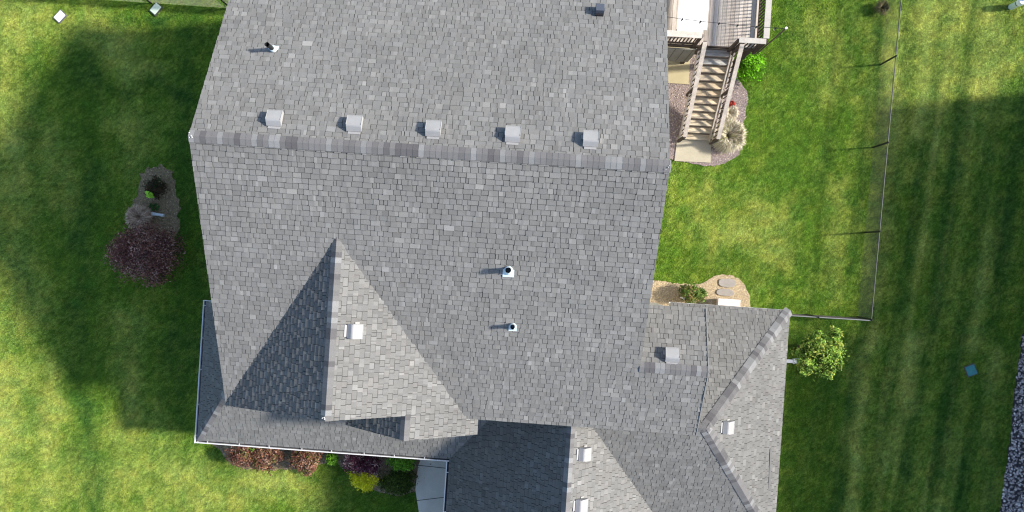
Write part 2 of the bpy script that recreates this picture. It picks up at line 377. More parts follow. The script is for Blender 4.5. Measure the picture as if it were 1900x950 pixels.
def grass_blades(n=1750000):
    r = np.random.default_rng(5)
    x = r.uniform(-22.5, 21.0, n); y = r.uniform(-13.0, 12.6, n); ok = np.ones(n, bool)
    jx = x + r.normal(0, .07, n); jy = y + r.normal(0, .07, n)      # turf creeps raggedly over bed edges
    ok &= ~((x > -10.2) & (x < 8.4) & (y > -6.5) & (y < -1.9)); ok &= ~((x > -8.2) & (x < 3.1) & (y > -6.4) & (y < 8.6)); ok &= ~((x > -1.8) & (x < 8.4) & (y < -1.9))
    for poly in KEEP_OUT:
        P = np.array(poly); bb = ok & (jx > P[:, 0].min()) & (jx < P[:, 0].max()) & (jy > P[:, 1].min()) & (jy < P[:, 1].max()); idx = np.nonzero(bb)[0]
        c = np.zeros(len(idx), bool); j = len(P) - 1
        for i in range(len(P)):
            xi, yi, xj, yj = P[i][0], P[i][1], P[j][0], P[j][1]
            if yi != yj: c ^= ((yi > jy[idx]) != (yj > jy[idx])) & (jx[idx] < (xj - xi) * (jy[idx] - yi) / (yj - yi) + xi)
            j = i
        ok[idx[c]] = False
    x = x[ok]; y = y[ok]; n = len(x)
    ix = np.clip(np.searchsorted(LXS, x), 0, len(LXS) - 1); iy = np.clip(np.searchsorted(LYS, y), 0, len(LYS) - 1)
    col = LC[iy, ix] * r.uniform(.75, 1.75, (n, 1)) * np.stack([r.uniform(.85, 1.25, n), np.ones(n), r.uniform(.7, 1.6, n)], 1)
    a = r.uniform(0, 2 * math.pi, n); h = r.uniform(.022, .055, n); ln = r.uniform(.015, .055, n); w_ = r.uniform(.004, .0085, n)
    V = np.empty((n, 3, 3), np.float32); sx, sy = -np.sin(a) * w_, np.cos(a) * w_
    V[:, 0] = np.stack([x - sx, y - sy, np.full(n, -.02)], 1); V[:, 1] = np.stack([x + sx, y + sy, np.full(n, -.02)], 1)
    V[:, 2] = np.stack([x + np.cos(a) * ln, y + np.sin(a) * ln, h - .02], 1)
    me = bpy.data.meshes.new('grass'); me.vertices.add(3 * n); me.vertices.foreach_set('co', V.ravel())
    me.loops.add(3 * n); me.loops.foreach_set('vertex_index', np.arange(3 * n, dtype=np.int32)); me.polygons.add(n)
    me.polygons.foreach_set('loop_start', np.arange(0, 3 * n, 3, dtype=np.int32)); me.update(calc_edges=True)
    at = me.color_attributes.new('tone', 'FLOAT_COLOR', 'POINT'); c4 = np.ones((3 * n, 4), np.float32); c4[:, :3] = np.repeat(col, 3, axis=0); at.data.foreach_set('color', c4.ravel())
    me.materials.append(mat('grass_blade', rough=.7, attr='tone', spec=.12)); o = bpy.data.objects.new('grass', me); COL.objects.link(o); tag(o, 'short mown lawn grass around the house', 'grass', kind='stuff')

def flat_poly(name, pts, z, m, kind=None, th=.05, jag=0, sub=6, seed=1):
    """ground sheet with a softly irregular outline"""
    rnd = random.Random(seed); out = []; n = len(pts)
    for i in range(n):
        p0, p1, p2, p3 = pts[(i - 1) % n], pts[i], pts[(i + 1) % n], pts[(i + 2) % n]
        if jag:
            for k in range(sub):
                t = k / sub
                q = [.5 * ((2 * p1[a]) + (-p0[a] + p2[a]) * t + (2 * p0[a] - 5 * p1[a] + 4 * p2[a] - p3[a]) * t * t + (-p0[a] + 3 * p1[a] - 3 * p2[a] + p3[a]) * t ** 3) for a in (0, 1)]
                out.append((q[0] + rnd.uniform(-jag, jag), q[1] + rnd.uniform(-jag, jag)))
        else: out.append(p1)
    b = MB(); b.prism(out, z - th, z); o = b.build(name, m)
    if kind: tag(o, kind=kind)
    KEEP_OUT.append(out)
    return o, out

def inside(p, poly):
    x, y = p; c = False; j = len(poly) - 1
    for i in range(len(poly)):
        if (poly[i][1] > y) != (poly[j][1] > y) and x < (poly[j][0] - poly[i][0]) * (y - poly[i][1]) / (poly[j][1] - poly[i][1]) + poly[i][0]: c = not c
        j = i
    return c

def stones(name, poly, n, size, tones, seed, label=None, z=.0):
    rnd = random.Random(seed); b = MB()
    x0 = min(p[0] for p in poly); x1 = max(p[0] for p in poly); y0 = min(p[1] for p in poly); y1 = max(p[1] for p in poly)
    k = 0; tries = 0
    while k < n and tries < n * 8:
        tries += 1; p = (rnd.uniform(x0, x1), rnd.uniform(y0, y1))
        if not inside(p, poly): continue
        r = size * rnd.uniform(.6, 1.4); a = rnd.uniform(0, 3.14); e = rnd.uniform(.6, 1); h = r * rnd.uniform(.5, .9)
        ring = []
        for i in range(6):
            t = a + i * math.pi / 3; rr = r * rnd.uniform(.8, 1.1)
            dx, dy = math.cos(t - a) * rr, math.sin(t - a) * rr * e
            ring.append((p[0] + dx * math.cos(a) - dy * math.sin(a), p[1] + dx * math.sin(a) + dy * math.cos(a)))
        g = rnd.choice(tones); f = rnd.uniform(.75, 1.25); T = tuple(c * f for c in g)
        vs = [(x, y, z) for x, y in ring] + [(p[0] + (x - p[0]) * .75, p[1] + (y - p[1]) * .75, z + h * .75) for x, y in ring] + [(p[0], p[1], z + h)]
        fs = [(i, (i + 1) % 6, 6 + (i + 1) % 6, 6 + i) for i in range(6)] + [(6 + i, 6 + (i + 1) % 6, 12) for i in range(6)]
        b.add(vs, fs, T); k += 1
    o = b.build(name, M['stonebed'], smooth=True); tag(o, label, kind='stuff'); return o

# ================================================================ HOUSE
HX = -2.0
house = empty('house', (0, 0, 0), 'large house under a grey shingle roof filling the middle of the view', 'house')
m = .4204; Yr = 2.3125; Zr = 9.0
zP = lambda y: Zr - m * abs(y - Yr)
XL, XR = -8.56, 3.32; YE = -4.95; YB = 8.95
XW = 5.19                                   # east rake of the lower upper-storey wing
main_f = roof_face('main_roof', [(XL, YE, zP(YE)), (XR, YE, zP(YE)), (XR, Yr, Zr), (XL, Yr, Zr)], house, 1)
main_b = roof_face('main_roof', [(XR, YB, zP(YB)), (XL, YB, zP(YB)), (XL, Yr, Zr), (XR, Yr, Zr)], house, 2, base=1.04)
YW = -2.97; zW = zP(YW); eYW = -1.28; zWe = zW - .42 * (eYW - YW)
roof_face('wing_roof', [(XR + .004, YE, zP(YE)), (XW, YE, zP(YE)), (XW, YW, zW), (XR + .004, YW, zW)], house, 3)
roof_face('wing_roof', [(XW, eYW, zWe), (XR - .5, eYW, zWe), (XR - .5, YW, zW), (XW, YW, zW)], house, 4, base=1.0)
# front cross gable and the smaller gable nested in its east slope
xg, zg, mg = -4.985, 8.05, .595; YG = -4.76
xl = XL - .05; zl = zg - mg * (xg - xl); xr = -1.13; zr_ = zg - mg * (xr - xg)
yA = Yr - (Zr - zg) / m
yl = Yr - (Zr - zl) / m; yr_ = Yr - (Zr - zr_) / m
roof_face('front_gable_roof', [(xg, yA, zg), (xl, yl, zl), (xl, min(YG, yl) - .01, zl), (xg, YG, zg)], house, 5, base=.76)  # shaded west slope: shade deepened by darker shingle colour
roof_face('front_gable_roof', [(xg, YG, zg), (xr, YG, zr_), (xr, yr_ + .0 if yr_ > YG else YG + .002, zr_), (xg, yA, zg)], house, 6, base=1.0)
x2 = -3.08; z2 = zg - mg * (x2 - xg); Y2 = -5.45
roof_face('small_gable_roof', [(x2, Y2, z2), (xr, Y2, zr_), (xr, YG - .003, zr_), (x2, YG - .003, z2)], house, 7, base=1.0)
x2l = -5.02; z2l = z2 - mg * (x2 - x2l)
roof_face('small_gable_roof', [(x2, Y2, z2), (x2, YG + .25, z2), (x2l, YG + .25, z2l), (x2l, Y2, z2l)], house, 8, base=.76)  # same shade darkening in the colour of this west slope
# lower storey: skirt roof along west and front, hip at the corner
gx, gy, gz = -10.76, -7.11, 2.92; pw, ps = .86, .61
yN = -2.40; xw = -8.1; yw = -4.25
zxw = gz + pw * (xw - gx); zyw = gz + ps * (yw - gy)
hx = gx + (yw - gy) * ps / pw; hz = zyw     # where hip reaches the front wall line
roof_face('porch_roof', [(gx, gy, gz), (hx, yw, hz), (hx, yN, hz), (gx, yN, gz)], house, 9, base=.78)  # west skirt: extra shade put into the shingle colour
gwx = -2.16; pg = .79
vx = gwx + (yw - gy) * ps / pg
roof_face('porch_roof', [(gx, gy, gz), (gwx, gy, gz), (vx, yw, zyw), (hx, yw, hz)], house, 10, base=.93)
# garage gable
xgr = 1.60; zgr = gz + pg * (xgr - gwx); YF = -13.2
roof_face('garage_roof', [(gwx, gy, gz), (gwx, YF, gz), (xgr, YF, zgr), (xgr, -4.3, zgr), (vx, yw, zyw)], house, 11, base=.70)  # darkest shingles: the west slope's shade is part of their colour
# hip roof: apex, front slope q, east slope, rear slope
ax, ay, az = 5.60, -4.85, 5.49; pq, pe, pr = .596, .80, .736
ex = ax + (az - gz) / pe; fy = ay - (az - gz) / pq; by = ay + (az - gz) / pr
# valley between garage east slope and front slope q: zgr - pg (x - xgr) = az + pq (y - ay)
yv = lambda x: ay + (zgr - pg * (x - xgr) - az) / pq
xv0 = xgr + (zgr - az) / pg
xv1 = xgr + (zgr - gz) / pg
roof_face('garage_roof', [(xgr, YF, zgr), (xv1, YF, gz), (xv1, yv(xv1), gz), (xv0, ay, az), (xgr, ay, zgr)], house, 12, base=1.0)
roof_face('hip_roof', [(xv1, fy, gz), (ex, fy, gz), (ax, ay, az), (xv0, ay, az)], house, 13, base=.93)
roof_face('hip_roof', [(ex, fy, gz), (ex, by, gz), (ax, ay, az)], house, 14, base=.86)  # colour toned down so the sunlit slope looks less bright
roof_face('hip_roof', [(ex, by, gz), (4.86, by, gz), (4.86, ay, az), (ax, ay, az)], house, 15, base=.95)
# caps
nF = (0, -m, 1); nB = (0, m, 1); nGl = (-mg, 0, 1); nGr = (mg, 0, 1)
nW = (-pw, 0, 1); nS = (0, -ps, 1); nGW = (-pg, 0, 1); nGE = (pg, 0, 1); nQ = (0, -pq, 1); nE = (pe, 0, 1); nR = (0, pr, 1)
cap_row('ridge_cap', (XL, Yr, Zr + .01), (XR, Yr, Zr + .01), nF, nB, house, 21, hw=.155)
cap_row('ridge_cap', (xg, YG, zg), (xg, yA + .1, zg), nGl, nGr, house, 22, hw=.15)
cap_row('ridge_cap', (x2, Y2, z2), (x2, YG + .0, z2), nGl, nGr, house, 23, hw=.14)
cap_row('ridge_cap', (XR - .02, YW, zW + .008), (XW, YW, zW + .008), nF, nB, house, 24, hw=.15)
cap_row('hip_cap', (gx, gy, gz), (hx, yw, hz), nW, nS, house, 25, hw=.14)
cap_row('ridge_cap', (xgr, YF, zgr), (xgr, -4.93, zgr), nGW, nGE, house, 26, hw=.14)
cap_row('hip_cap', (ex, fy, gz), (ax, ay, az), nE, nQ, house, 27, hw=.18)
cap_row('hip_cap', (ex, by, gz), (ax, ay, az), nE, nR, house, 28, hw=.18)
cap_row('ridge_cap', (ax, ay, az), (4.9, ay, az), nQ, nR, house, 29, hw=.14)

# walls ----------------------------------------------------------
def house_walls():
    b = MB()
    # upper block, gable ends follow the roof
    y0, y1, x0, x1 = -4.3, 8.6, XL + .32, XR - .35; dz = .2
    prof = [(y0, 0), (y1, 0), (y1, zP(y1) - dz), (Yr, Zr - dz), (y0, zP(y0) - dz)]
    k = len(prof)
    b.add([(x0, y, z) for y, z in prof] + [(x1, y, z) for y, z in prof], [tuple(range(k)), tuple(range(2 * k - 1, k - 1, -1))] + [(i, k + i, k + (i + 1) % k, (i + 1) % k) for i in range(k)])
    b.build('wall', M['siding'], house)
    b = MB(); x1w = XW - .25; y1w = eYW - .3
    prof = [(y0 + .02, 0), (y1w, 0), (y1w, zW - .42 * (y1w - YW) - dz), (YW, zW - dz), (y0 + .02, zP(y0) - dz)]
    b.add([(x1 - .1, y, z) for y, z in prof] + [(x1w, y, z) for y, z in prof], [tuple(range(k)), tuple(range(2 * k - 1, k - 1, -1))] + [(i, k + i, k + (i + 1) % k, (i + 1) % k) for i in range(k)])
    b.build('wall', M['siding'], house)
    b = MB()
    for yy0, xx, zz, xa, xb in ((YG + .32, xg, zg, xl + .4, xr - .3), (Y2 + .3, x2, z2, x2l + .15, xr - .28)):
        pr_ = [(xa, 0), (xb, 0), (xb, zz - mg * abs(xb - xx) - dz), (xx, zz - dz), (xa, zz - mg * abs(xa - xx) - dz)]
        b.add([(x, yy0, z) for x, z in pr_] + [(x, -4.0, z) for x, z in pr_], [tuple(range(5)), tuple(range(9, 4, -1))] + [(i, 5 + i, 5 + (i + 1) % 5, (i + 1) % 5) for i in range(5)])
    b.build('gable_wall', M['siding'], house)
    b = MB()
    b.box((gx + .5, gy + .55, 0), (gwx - .2, -4.1, 2.78)); b.box((gx + .5, -4.3, 0), (-8.0, yN - .25, 2.78))
    b.box((gwx + .45, YF + .35, 0), (xv1 - .4, -4.4, 2.77)); b.box((xv1 - .42, fy + .4, 0), (ex - .45, -4.4, 2.775)); b.box((4.7, -5.0, 0), (ex - .45, by - .4, 2.79))
    b.build('lower_wall', M['stone'], house)
    # closing triangle under porch roof's north end
    b = MB(); b.add([(gx + .5, yN - .26, 2.7), (xw, yN - .26, 2.7), (xw, yN - .26, zxw - .2), (gx + .5, yN - .26, gz + .5 * pw - .2)], [(0, 1, 2, 3)]); b.build('gable_wall', M['siding'], house)
    b = MB(); yy = YF + .34; b.add([(gwx + .45, yy, 2.7), (xv1 - .4, yy, 2.7), (xv1 - .4, yy, zgr - pg * (xv1 - .4 - xgr) - .2), (xgr, yy, zgr - .2), (gwx + .45, yy, zgr - pg * (xgr - gwx - .45) - .2)], [(0, 1, 2, 3, 4)]); b.build('gable_wall', M['siding'], house)
    b = MB(); b.box((-1.0, YF + .28, .02), (4.2, YF + .35, 2.3)); d_ = b.build('garage_door', M['white'], house)
    b = MB(); [b.box((-1.0, YF + .272, z), (4.2, YF + .281, z + .02)) for z in (.58, 1.14, 1.70)]; b.build('door_grooves', M['gutin'], d_)
    # soffits
    b = MB(); b.box((gx - .02, gy - .02, 2.66), (gwx, -4.3, 2.72)); b.box((gx - .02, -4.32, 2.66), (-8.1, yN, 2.72)); b.box((gwx, YF, 2.662), (xv1, -4.4, 2.722)); b.box((xv1 - .02, fy, 2.663), (ex, -4.4, 2.723)); b.box((4.86, -4.5, 2.664), (ex, by, 2.724))
    b.build('soffit', M['white'], house)
house_walls()

def window(c, w_, h_, axis, out):
    """window with frame on wall plane; axis 'x' = wall runs along x"""
    b = MB(); x, y, z = c; t = .06
    def bx(a0, a1, z0, z1, d0, d1, bb):
        if axis == 'x': bb.box((x + a0, y + min(d0, d1) * 1.0, z + z0), (x + a1, y + max(d0, d1), z + z1))
        else: bb.box((x + min(d0, d1), y + a0, z + z0), (x + max(d0, d1), y + a1, z + z1))
    for a0, a1, z0, z1 in ((-w_ / 2 - t, w_ / 2 + t, -h_ / 2 - t, -h_ / 2), (-w_ / 2 - t, w_ / 2 + t, h_ / 2, h_ / 2 + t), (-w_ / 2 - t, -w_ / 2, -h_ / 2, h_ / 2), (w_ / 2, w_ / 2 + t, -h_ / 2, h_ / 2), (-w_ / 2, w_ / 2, -.025, .025)):
        bx(a0, a1, z0, z1, 0, .05 * out, b)
    f = b.build('window', M['white'], house)
    g = MB(); bx(-w_ / 2, w_ / 2, -h_ / 2, h_ / 2, 0, .018 * out, g); g.build('pane', M['glass'], f)
for c, a, b_, ax_, s in (((XL + .32, 0.6, 4.4), 1.2, 1.4, 'y', -1), ((XL + .32, 5.6, 4.4), 1.2, 1.4, 'y', -1), ((XL + .32, 6, 1.6), 1.4, 1.2, 'y', -1), ((XR - .35, 1.2, 4.6), 1.2, 1.4, 'y', 1),
                         ((XR - .35, 3.4, 1.5), 1.4, 1.2, 'y', 1), ((-5.2, YG + .32, 5.9), 1.3, 1.2, 'x', -1), ((ex - .45, -6, 1.6), 1.2, 1.2, 'y', 1), ((-7, gy + .55, 1.5), 1.8, 1.4, 'x', -1), ((gx + .5, -3.4, 1.6), .9, 1.2, 'y', -1)):
    window(c, a, b_, ax_, s)
b = MB(); b.box((XR - .35, 8.0, 2.45), (XR - .30, 8.85, 4.5)); dd = b.build('patio_door', M['white'], house)
b = MB(); b.box((XR - .31, 8.1, 2.6), (XR - .285, 8.75, 4.4)); b.build('pane', M['glass'], dd)

# gutters ----------------------------------------------------------
def gutter(p0, p1, out, parent, endcaps=True, step=1.0, phase=.45):
    """K-gutter: channel along eave with straps across; out = outward unit XY"""
    p0 = Vector(p0); p1 = Vector(p1); d = (p1 - p0); L = d.length; d.normalize(); ou = Vector((*out, 0)); b = MB()
    prof = [(0.0, .0), (.004, -.10), (.08, -.10), (.115, -.03), (.115, .012), (.085, .012), (.085, .002), (.105, -.002), (.075, -.085), (.014, -.085), (.012, .0)]
    vs = []
    for e in (p0, p1):
        for a, z in prof: vs.append(e + ou * a + Vector((0, 0, z - .012)))
    n = len(prof); fs = []
    for i in range(n): fs.append((i, (i + 1) % n, n + (i + 1) % n, n + i))
    fs += [tuple(range(n)), tuple(range(2 * n - 1, n - 1, -1))]
    b.add(vs, fs); g = b.build('gutter', M['white'], parent)
    q = MB(); q.add([p0 + ou * .014 + Vector((0, 0, -.06)), p1 + ou * .014 + Vector((0, 0, -.06)), p1 + ou * .085 + Vector((0, 0, -.06)), p0 + ou * .085 + Vector((0, 0, -.06))], [(0, 1, 2, 3)])
    q.build('gutter_trough', M['gutin'], g)
    t = phase
    while t < L:
        c = p0 + d * t; h = MB(); h.bar(c + ou * -.02 + Vector((0, 0, .004)), c + ou * .1 + Vector((0, 0, .004)),   .022, .008); h.build('hanger', M['white'], g); t += step * random.uniform(.9, 1.1)
gutter((gx + .01, yN + .02, gz), (gx + .01, gy - .12, gz), (-1, 0), house, step=1.15, phase=.15)
gutter((gx - .10, gy + .01, gz - .001), (gwx - .0, gy + .01, gz - .001), (0, -1), house, step=1.12, phase=.45)
gutter((gwx + .01, gy - .115, gz + .001), (gwx + .01, YF, gz + .001), (-1, 0), house, step=1.25, phase=.35)
b = MB(); b.box((gx - .11, yN + .02, gz - .1), (gx + .18, yN + .045, gz + .01)); b.build('gutter_end', M['white'], house)

# downspout on east side reaching out over the grass
b = MB(); b.bar((ex - .40, -3.45, 2.6), (ex - .40, -3.45, .15), .08, .06); b.bar((ex - .42, -3.45, .10), (10.18, -3.42, .07), .13, .09, up=(0, 0, 1)); b.bar((10.16, -3.42, .075), (10.42, -3.40, .065), .19, .12)
b.build('downspout', M['white'], house, bevel=.02)

# roof vents --------------------------------------------------------
def frame_on(p, n, upv):
    n = Vector(n).normalized(); up = Vector(upv); up = (up - n * up.dot(n)).normalized(); s = up.cross(n)
    return Matrix((( s.x, up.x, n.x, p[0]), (s.y, up.y, n.y, p[1]), (s.z, up.z, n.z, p[2]), (0, 0, 0, 1)))
def box_vent(p, n, up, rot=0, sc=1.0):
    F = frame_on(p, n, up) @ Matrix.Rotation(rot, 4, 'Z') @ Matrix.Scale(sc, 4)
    W = .19; prof = [(-.20, .07), (-.207, .14), (-.203, .162), (-.19, .176), (-.16, .184), (0, .192), (.06, .190), (.09, .180), (.115, .160), (.17, .075), (.185, .055), (.19, .04)]
    b = MB(); k = len(prof)
    vs = [F @ Vector((-W, y, z)) for y, z in prof] + [F @ Vector((W, y, z)) for y, z in prof]
    b.add(vs, [(i, i + 1, k + i + 1, k + i) for i in range(k - 1)])
    for sx in (-1, 1):      # side cheeks
        b.add([F @ Vector((sx * W, y, z)) for y, z in prof], [tuple(range(k)) if sx > 0 else tuple(range(k - 1, -1, -1))])
    # rolled rim round the hood
    for sx in (-1, 1): b.bar(F @ Vector((sx * W, -.2, .18)), F @ Vector((sx * W, .08, .195)), .014, .014, up=F.to_3x3() @ Vector((0, 0, 1)))
    b.bar(F @ Vector((-W, -.203, .17)), F @ Vector((W, -.203, .17)), .016, .02)
    v = b.build('roof_vent', M['galv'], house, bevel=.004)
    f = MB(); T = F
    def bx(a, c, bb, mi=0):
        x0, y0, z0 = a; x1, y1, z1 = c
        pts = [T @ Vector(q) for q in ((x0, y0, z0), (x1, y0, z0), (x1, y1, z0), (x0, y1, z0), (x0, y0, z1), (x1, y0, z1), (x1, y1, z1), (x0, y1, z1))]
        bb.add(pts, [(0, 3, 2, 1), (4, 5, 6, 7), (0, 1, 5, 4), (1, 2, 6, 5), (2, 3, 7, 6), (3, 0, 4, 7)], mi=mi)
    bx((-.155, .15, .0), (.155, .255, .033), f)
    f2 = MB(); bx((.17, -.14, .02), (.235, -.02, .04), f2); f2.build('side_tab', M['galv'], v); f.build('flange', M['galv'], v)
    d = MB(); bx((-.15, -.15, 0), (.15, .15, .07), d); d.build('throat', M['dark'], v)
for x, y in ((-6.503, 2.86), (-4.496, 2.85), (-2.529, 2.85), (-.557, 2.83), (1.361, 2.84)):
    box_vent((x, y, zP(y)), nB, (0, -m * 1, m * m), rot=0, sc=.98)
def zG(x): return zg - mg * (x - xg)
box_vent((-4.47, -2.39, zG(-4.47)), nGr, (-1, 0, mg))
box_vent((4.19, -2.63, zW - .42 * (-2.63 - YW)), nB, (0, -1, .42))
zGE = lambda x: zgr - pg * (x - xgr)
zE = lambda x: az - pe * (x - ax)
box_vent((2.01, -5.83, zGE(2.01)), nGE, (-1, 0, pg)); box_vent((2.01, -7.35, zGE(2.01)), nGE, (-1, 0, pg))
box_vent((6.35, -4.90, zE(6.35)), nE, (-1, 0, pe))

def pipe_vent(p, h, r, flash_dir, fw=.30):
    b = MB(); p = Vector(p); b.tube(p, p + Vector((0, 0, h)), r, n=16, cap=False); b.tube(p + Vector((0, 0, h)), p + Vector((0, 0, .1)), r * .8, n=16, cap=False)
    b.tube(p + Vector((0, 0, h - .02)), p + Vector((0, 0, h + .001)), r * 1.08, r * 1.08, n=16, cap=False)
    v = b.build('vent_pipe', M['blackpipe'], house, smooth=False)
    f = MB(); n = Vector((0, m * (1 if p.y > Yr else -1), 1)).normalized(); dn = Vector((0, 1 if p.y > Yr else -1, 0)); dn = (dn - n * dn.dot(n)).normalized(); sx = Vector((1, 0, 0))
    c0 = p + dn * -.02 + n * .024; c1 = p + dn * flash_dir + n * .026
    f.add([c0 - sx * fw / 2, c0 + sx * fw / 2, c1 + sx * fw / 2, c1 - sx * fw / 2, c0 - sx * fw / 2 + n * .01, c0 + sx * fw / 2 + n * .01, c1 + sx * fw / 2 + n * .01, c1 - sx * fw / 2 + n * .01],
          [(0, 1, 2, 3), (4, 7, 6, 5), (0, 4, 5, 1), (1, 5, 6, 2), (2, 6, 7, 3), (3, 7, 4, 0)])
    f.tube(p + n * .02, p + Vector((0, 0, .13)), r * 1.75, r * 1.2, n=16)
    f.build('flashing', M['flash'], v)
pipe_vent((-.47, -.50, zP(-.50)), .42, .072, .19); pipe_vent((-.27, -2.03, zP(-2.03)), .36, .058, .14, fw=.22)
pipe_vent((-7.01, 4.86, zP(4.86)), .44, .058, .10, fw=.26)
def cowl():
    x, y = 1.50, 6.60; F = frame_on((x, y, zP(y)), nB, (0, -1, m)); b = MB()
    pts = [(-.12, -.12), (.12, -.12), (.12, .12), (-.12, .12)]
    vs = [F @ Vector((a, c, .0)) for a, c in pts] + [F @ Vector((a * .98, c * .98, .20)) for a, c in pts]
    b.add(vs, [(0, 3, 2, 1), (4, 5, 6, 7), (0, 1, 5, 4), (1, 2, 6, 5), (2, 3, 7, 6), (3, 0, 4, 7)])
    o = b.build('exhaust_cowl', mat('dark_grey_metal', (.075, .085, .11), .5), house, bevel=.012)
    d = MB(); vs = [F @ Vector(q) for q in ((-.105, .1, .02), (.115, .1, .02), (.115, .165, .02), (-.105, .165, .02), (-.105, .1, .10), (.115, .1, .10), (.115, .165, .06), (-.105, .165, .06))]
    d.add(vs, [(0, 3, 2, 1), (4, 5, 6, 7), (0, 1, 5, 4), (1, 2, 6, 5), (2, 3, 7, 6), (3, 0, 4, 7)]); d.build('hood', M['dark'], o)
cowl()
# sealant dabs over nail heads on the caps and shingles
M['seal'] = mat('sealant', (.62, .62, .62), .5)
for c, n in (((XL + .07, Yr + .02, Zr + .05), 5), ((XR - .06, Yr - .02, Zr + .05), 4), ((xg - .03, YG + .1, zg + .045), 3), ((2.93, 1.35, zP(1.35) + .02), 1), ((2.86, .58, zP(.58) + .02), 1)):
    for i in range(n):
        x, y, z = c[0] + random.uniform(-.05, .05), c[1] + random.uniform(-.08, .08), c[2]; r = random.uniform(.008, .02)
        b = MB(); b.tube((x, y, z - .02), (x, y, z + .004), r, r * .7, n=7); b.build('sealant_dab', M['seal'], house)
# flat strip left lying along the east eave shingles
b = MB(); b.bar((8.36, -5.9, zE(8.36) + .03), (8.42, -7.2, zE(8.42) + .03), .10, .012, up=nE); b.build('repair_strip', mat('grey_strip', (.11, .11, .11), .7), house)
# flue-side white rake trim on the wing
b = MB(); b.bar((XW + .012, eYW + .01, zWe + .02), (XW + .012, YW, zW + .02), .016, .03); b.bar((XW + .012, YW, zW + .02), (XW + .012, YE, zP(YE) + .02), .016, .03)
b.build('rake_trim', mat('rake_edge', (.24, .24, .235), .6), house)

# ================================================================ DECK AND STAIR
deck = empty('deck', (5.5, 8.5, 0), 'raised weathered timber deck with railing and a straight stair down to the lawn', 'deck')
DZ = 2.4; rnd = random.Random(5)
def wtone(base, v=.16, r=rnd):
    f = r.uniform(1 - v, 1 + v); w_ = r.uniform(-.03, .03); return (base[0] * f * (1 + w_), base[1] * f, base[2] * f * (1 - w_))
b = MB(); x = 2.98
while x < 7.28:
    b.box((x + .004, 7.42 if 5.42 < x < 6.5 else 7.42, DZ - .03), (x + .134, 12.0, DZ), wtone((.44, .385, .335), .26)); x += .14
b.build('deck_floor', M['deckwood'], deck)
b = MB(); b.box((2.98, 7.38, DZ - .27), (7.3, 7.418, DZ - .035)); b.box((7.262, 7.42, DZ - .27), (7.3, 12, DZ - .035))
for x in np.arange(3.2, 7.2, .4): b.box((x, 7.42, DZ - .24), (x + .04, 12, DZ - .034))
b.build('joist_frame', M['darkwood'], deck)
b = MB(); b.box((3.0, 7.30, .75), (5.36, 7.34, 2.2))
sk = b.build('skirting', M['skirting'], deck)
b = MB()
for x in np.arange(3.1, 5.3, .30): b.box((x, 7.292, .75), (x + .012, 7.30, 2.2))
b.build('skirting_seams', M['darkwood'], sk)
for x, y in ((7.2, 7.5), (7.2, 10), (5.3, 7.5), (6.6, 7.5)):
    b = MB(); b.box((x - .07, y - .07, 0), (x + .07, y + .07, DZ - .27)); b.build('post', M['darkwood'], deck)
def railing(p, q, flat=.14, cap_m='railwood', posts=True, endp=(1, 1)):
    p = Vector(p); q = Vector(q); d = q - p; L = math.hypot(d.x, d.y)
    b = MB(); b.bar(p + Vector((0, 0, .98)), q + Vector((0, 0, .98)), flat, .035); r = b.build('handrail', M[cap_m], deck)
    b = MB(); b.bar(p + Vector((0, 0, .10)), q + Vector((0, 0, .10)), .04, .09); b.build('bottom_rail', M['darkwood'], r); b = MB(); b.bar(p + Vector((0, 0, .92)), q + Vector((0, 0, .92)), .04, .08); b.build('upper_rail', M['darkwood'], r)
    b = MB(); k = int(L / .115)
    for i in range(1, k):
        c = p + d * (i / k); b.box((c.x - .017, c.y - .017, c.z + .08), (c.x + .017, c.y + .017, c.z + .95))
    b.build('balusters', M['darkwood'], r)
    for e, on in ((p, endp[0]), (q, endp[1])):
        if on:
            b = MB(); b.box((e.x - .045, e.y - .045, e.z - .3), (e.x + .045, e.y + .045, e.z + .96)); b.build('post', M['darkwood'], deck)
M['palerail'] = mat('bleached_rail_board', (.42, .39, .35), .8, noise=[(6, .12), (30, .1)])
railing((3.0, 7.42, DZ), (5.20, 7.42, DZ), .20)
railing((6.40, 7.34, DZ), (7.27, 7.34, DZ), .17, 'palerail')
railing((7.27, 7.44, DZ), (7.27, 12, DZ), .19, 'palerail')
# stair
N = 12; y_top, y_bot = 7.36, 4.60; tones = [(.38, .36, .33), (.46, .42, .36), (.50, .42, .31), (.52, .42, .29), (.54, .45, .32)]
for i in range(N):
    f = (i + 1) / (N + 1); z = DZ * (1 - f); y = y_top - (y_top - y_bot) * (i + .5) / N; b = MB()
    dep = (y_top - y_bot) / N; x0, x1 = 5.44 + .0 * i, 6.46 + .0 * i
    base = tones[min(4, i // 2 + (1 if i > 1 else 0))]
    b.box((x0, y - dep / 2 + .00, z - .04), (x1, y + dep * .02, z), wtone(base, .1)); b.box((x0, y + dep * .04, z - .04), (x1, y + dep / 2 + .01, z), wtone(base, .14))
    st = b.build('stair_tread', M['tread'], deck)
    b = MB(); b.box((x0 + .01, y + dep / 2 - .025, z), (x1 - .01, y + dep / 2 - .005, z + .15)); b.build('gap_shade_board', M['gap_shade_board'], st)  # added dark board behind the open tread, standing in for gap shade
def stringer(x, m_):
    b = MB(); b.bar((x, y_top, DZ - .16), (x, y_bot + .05, .05), .045, .28); b.build('stringer', M[m_], deck)
stringer(5.41, 'railwood'); stringer(6.49, 'railwood')
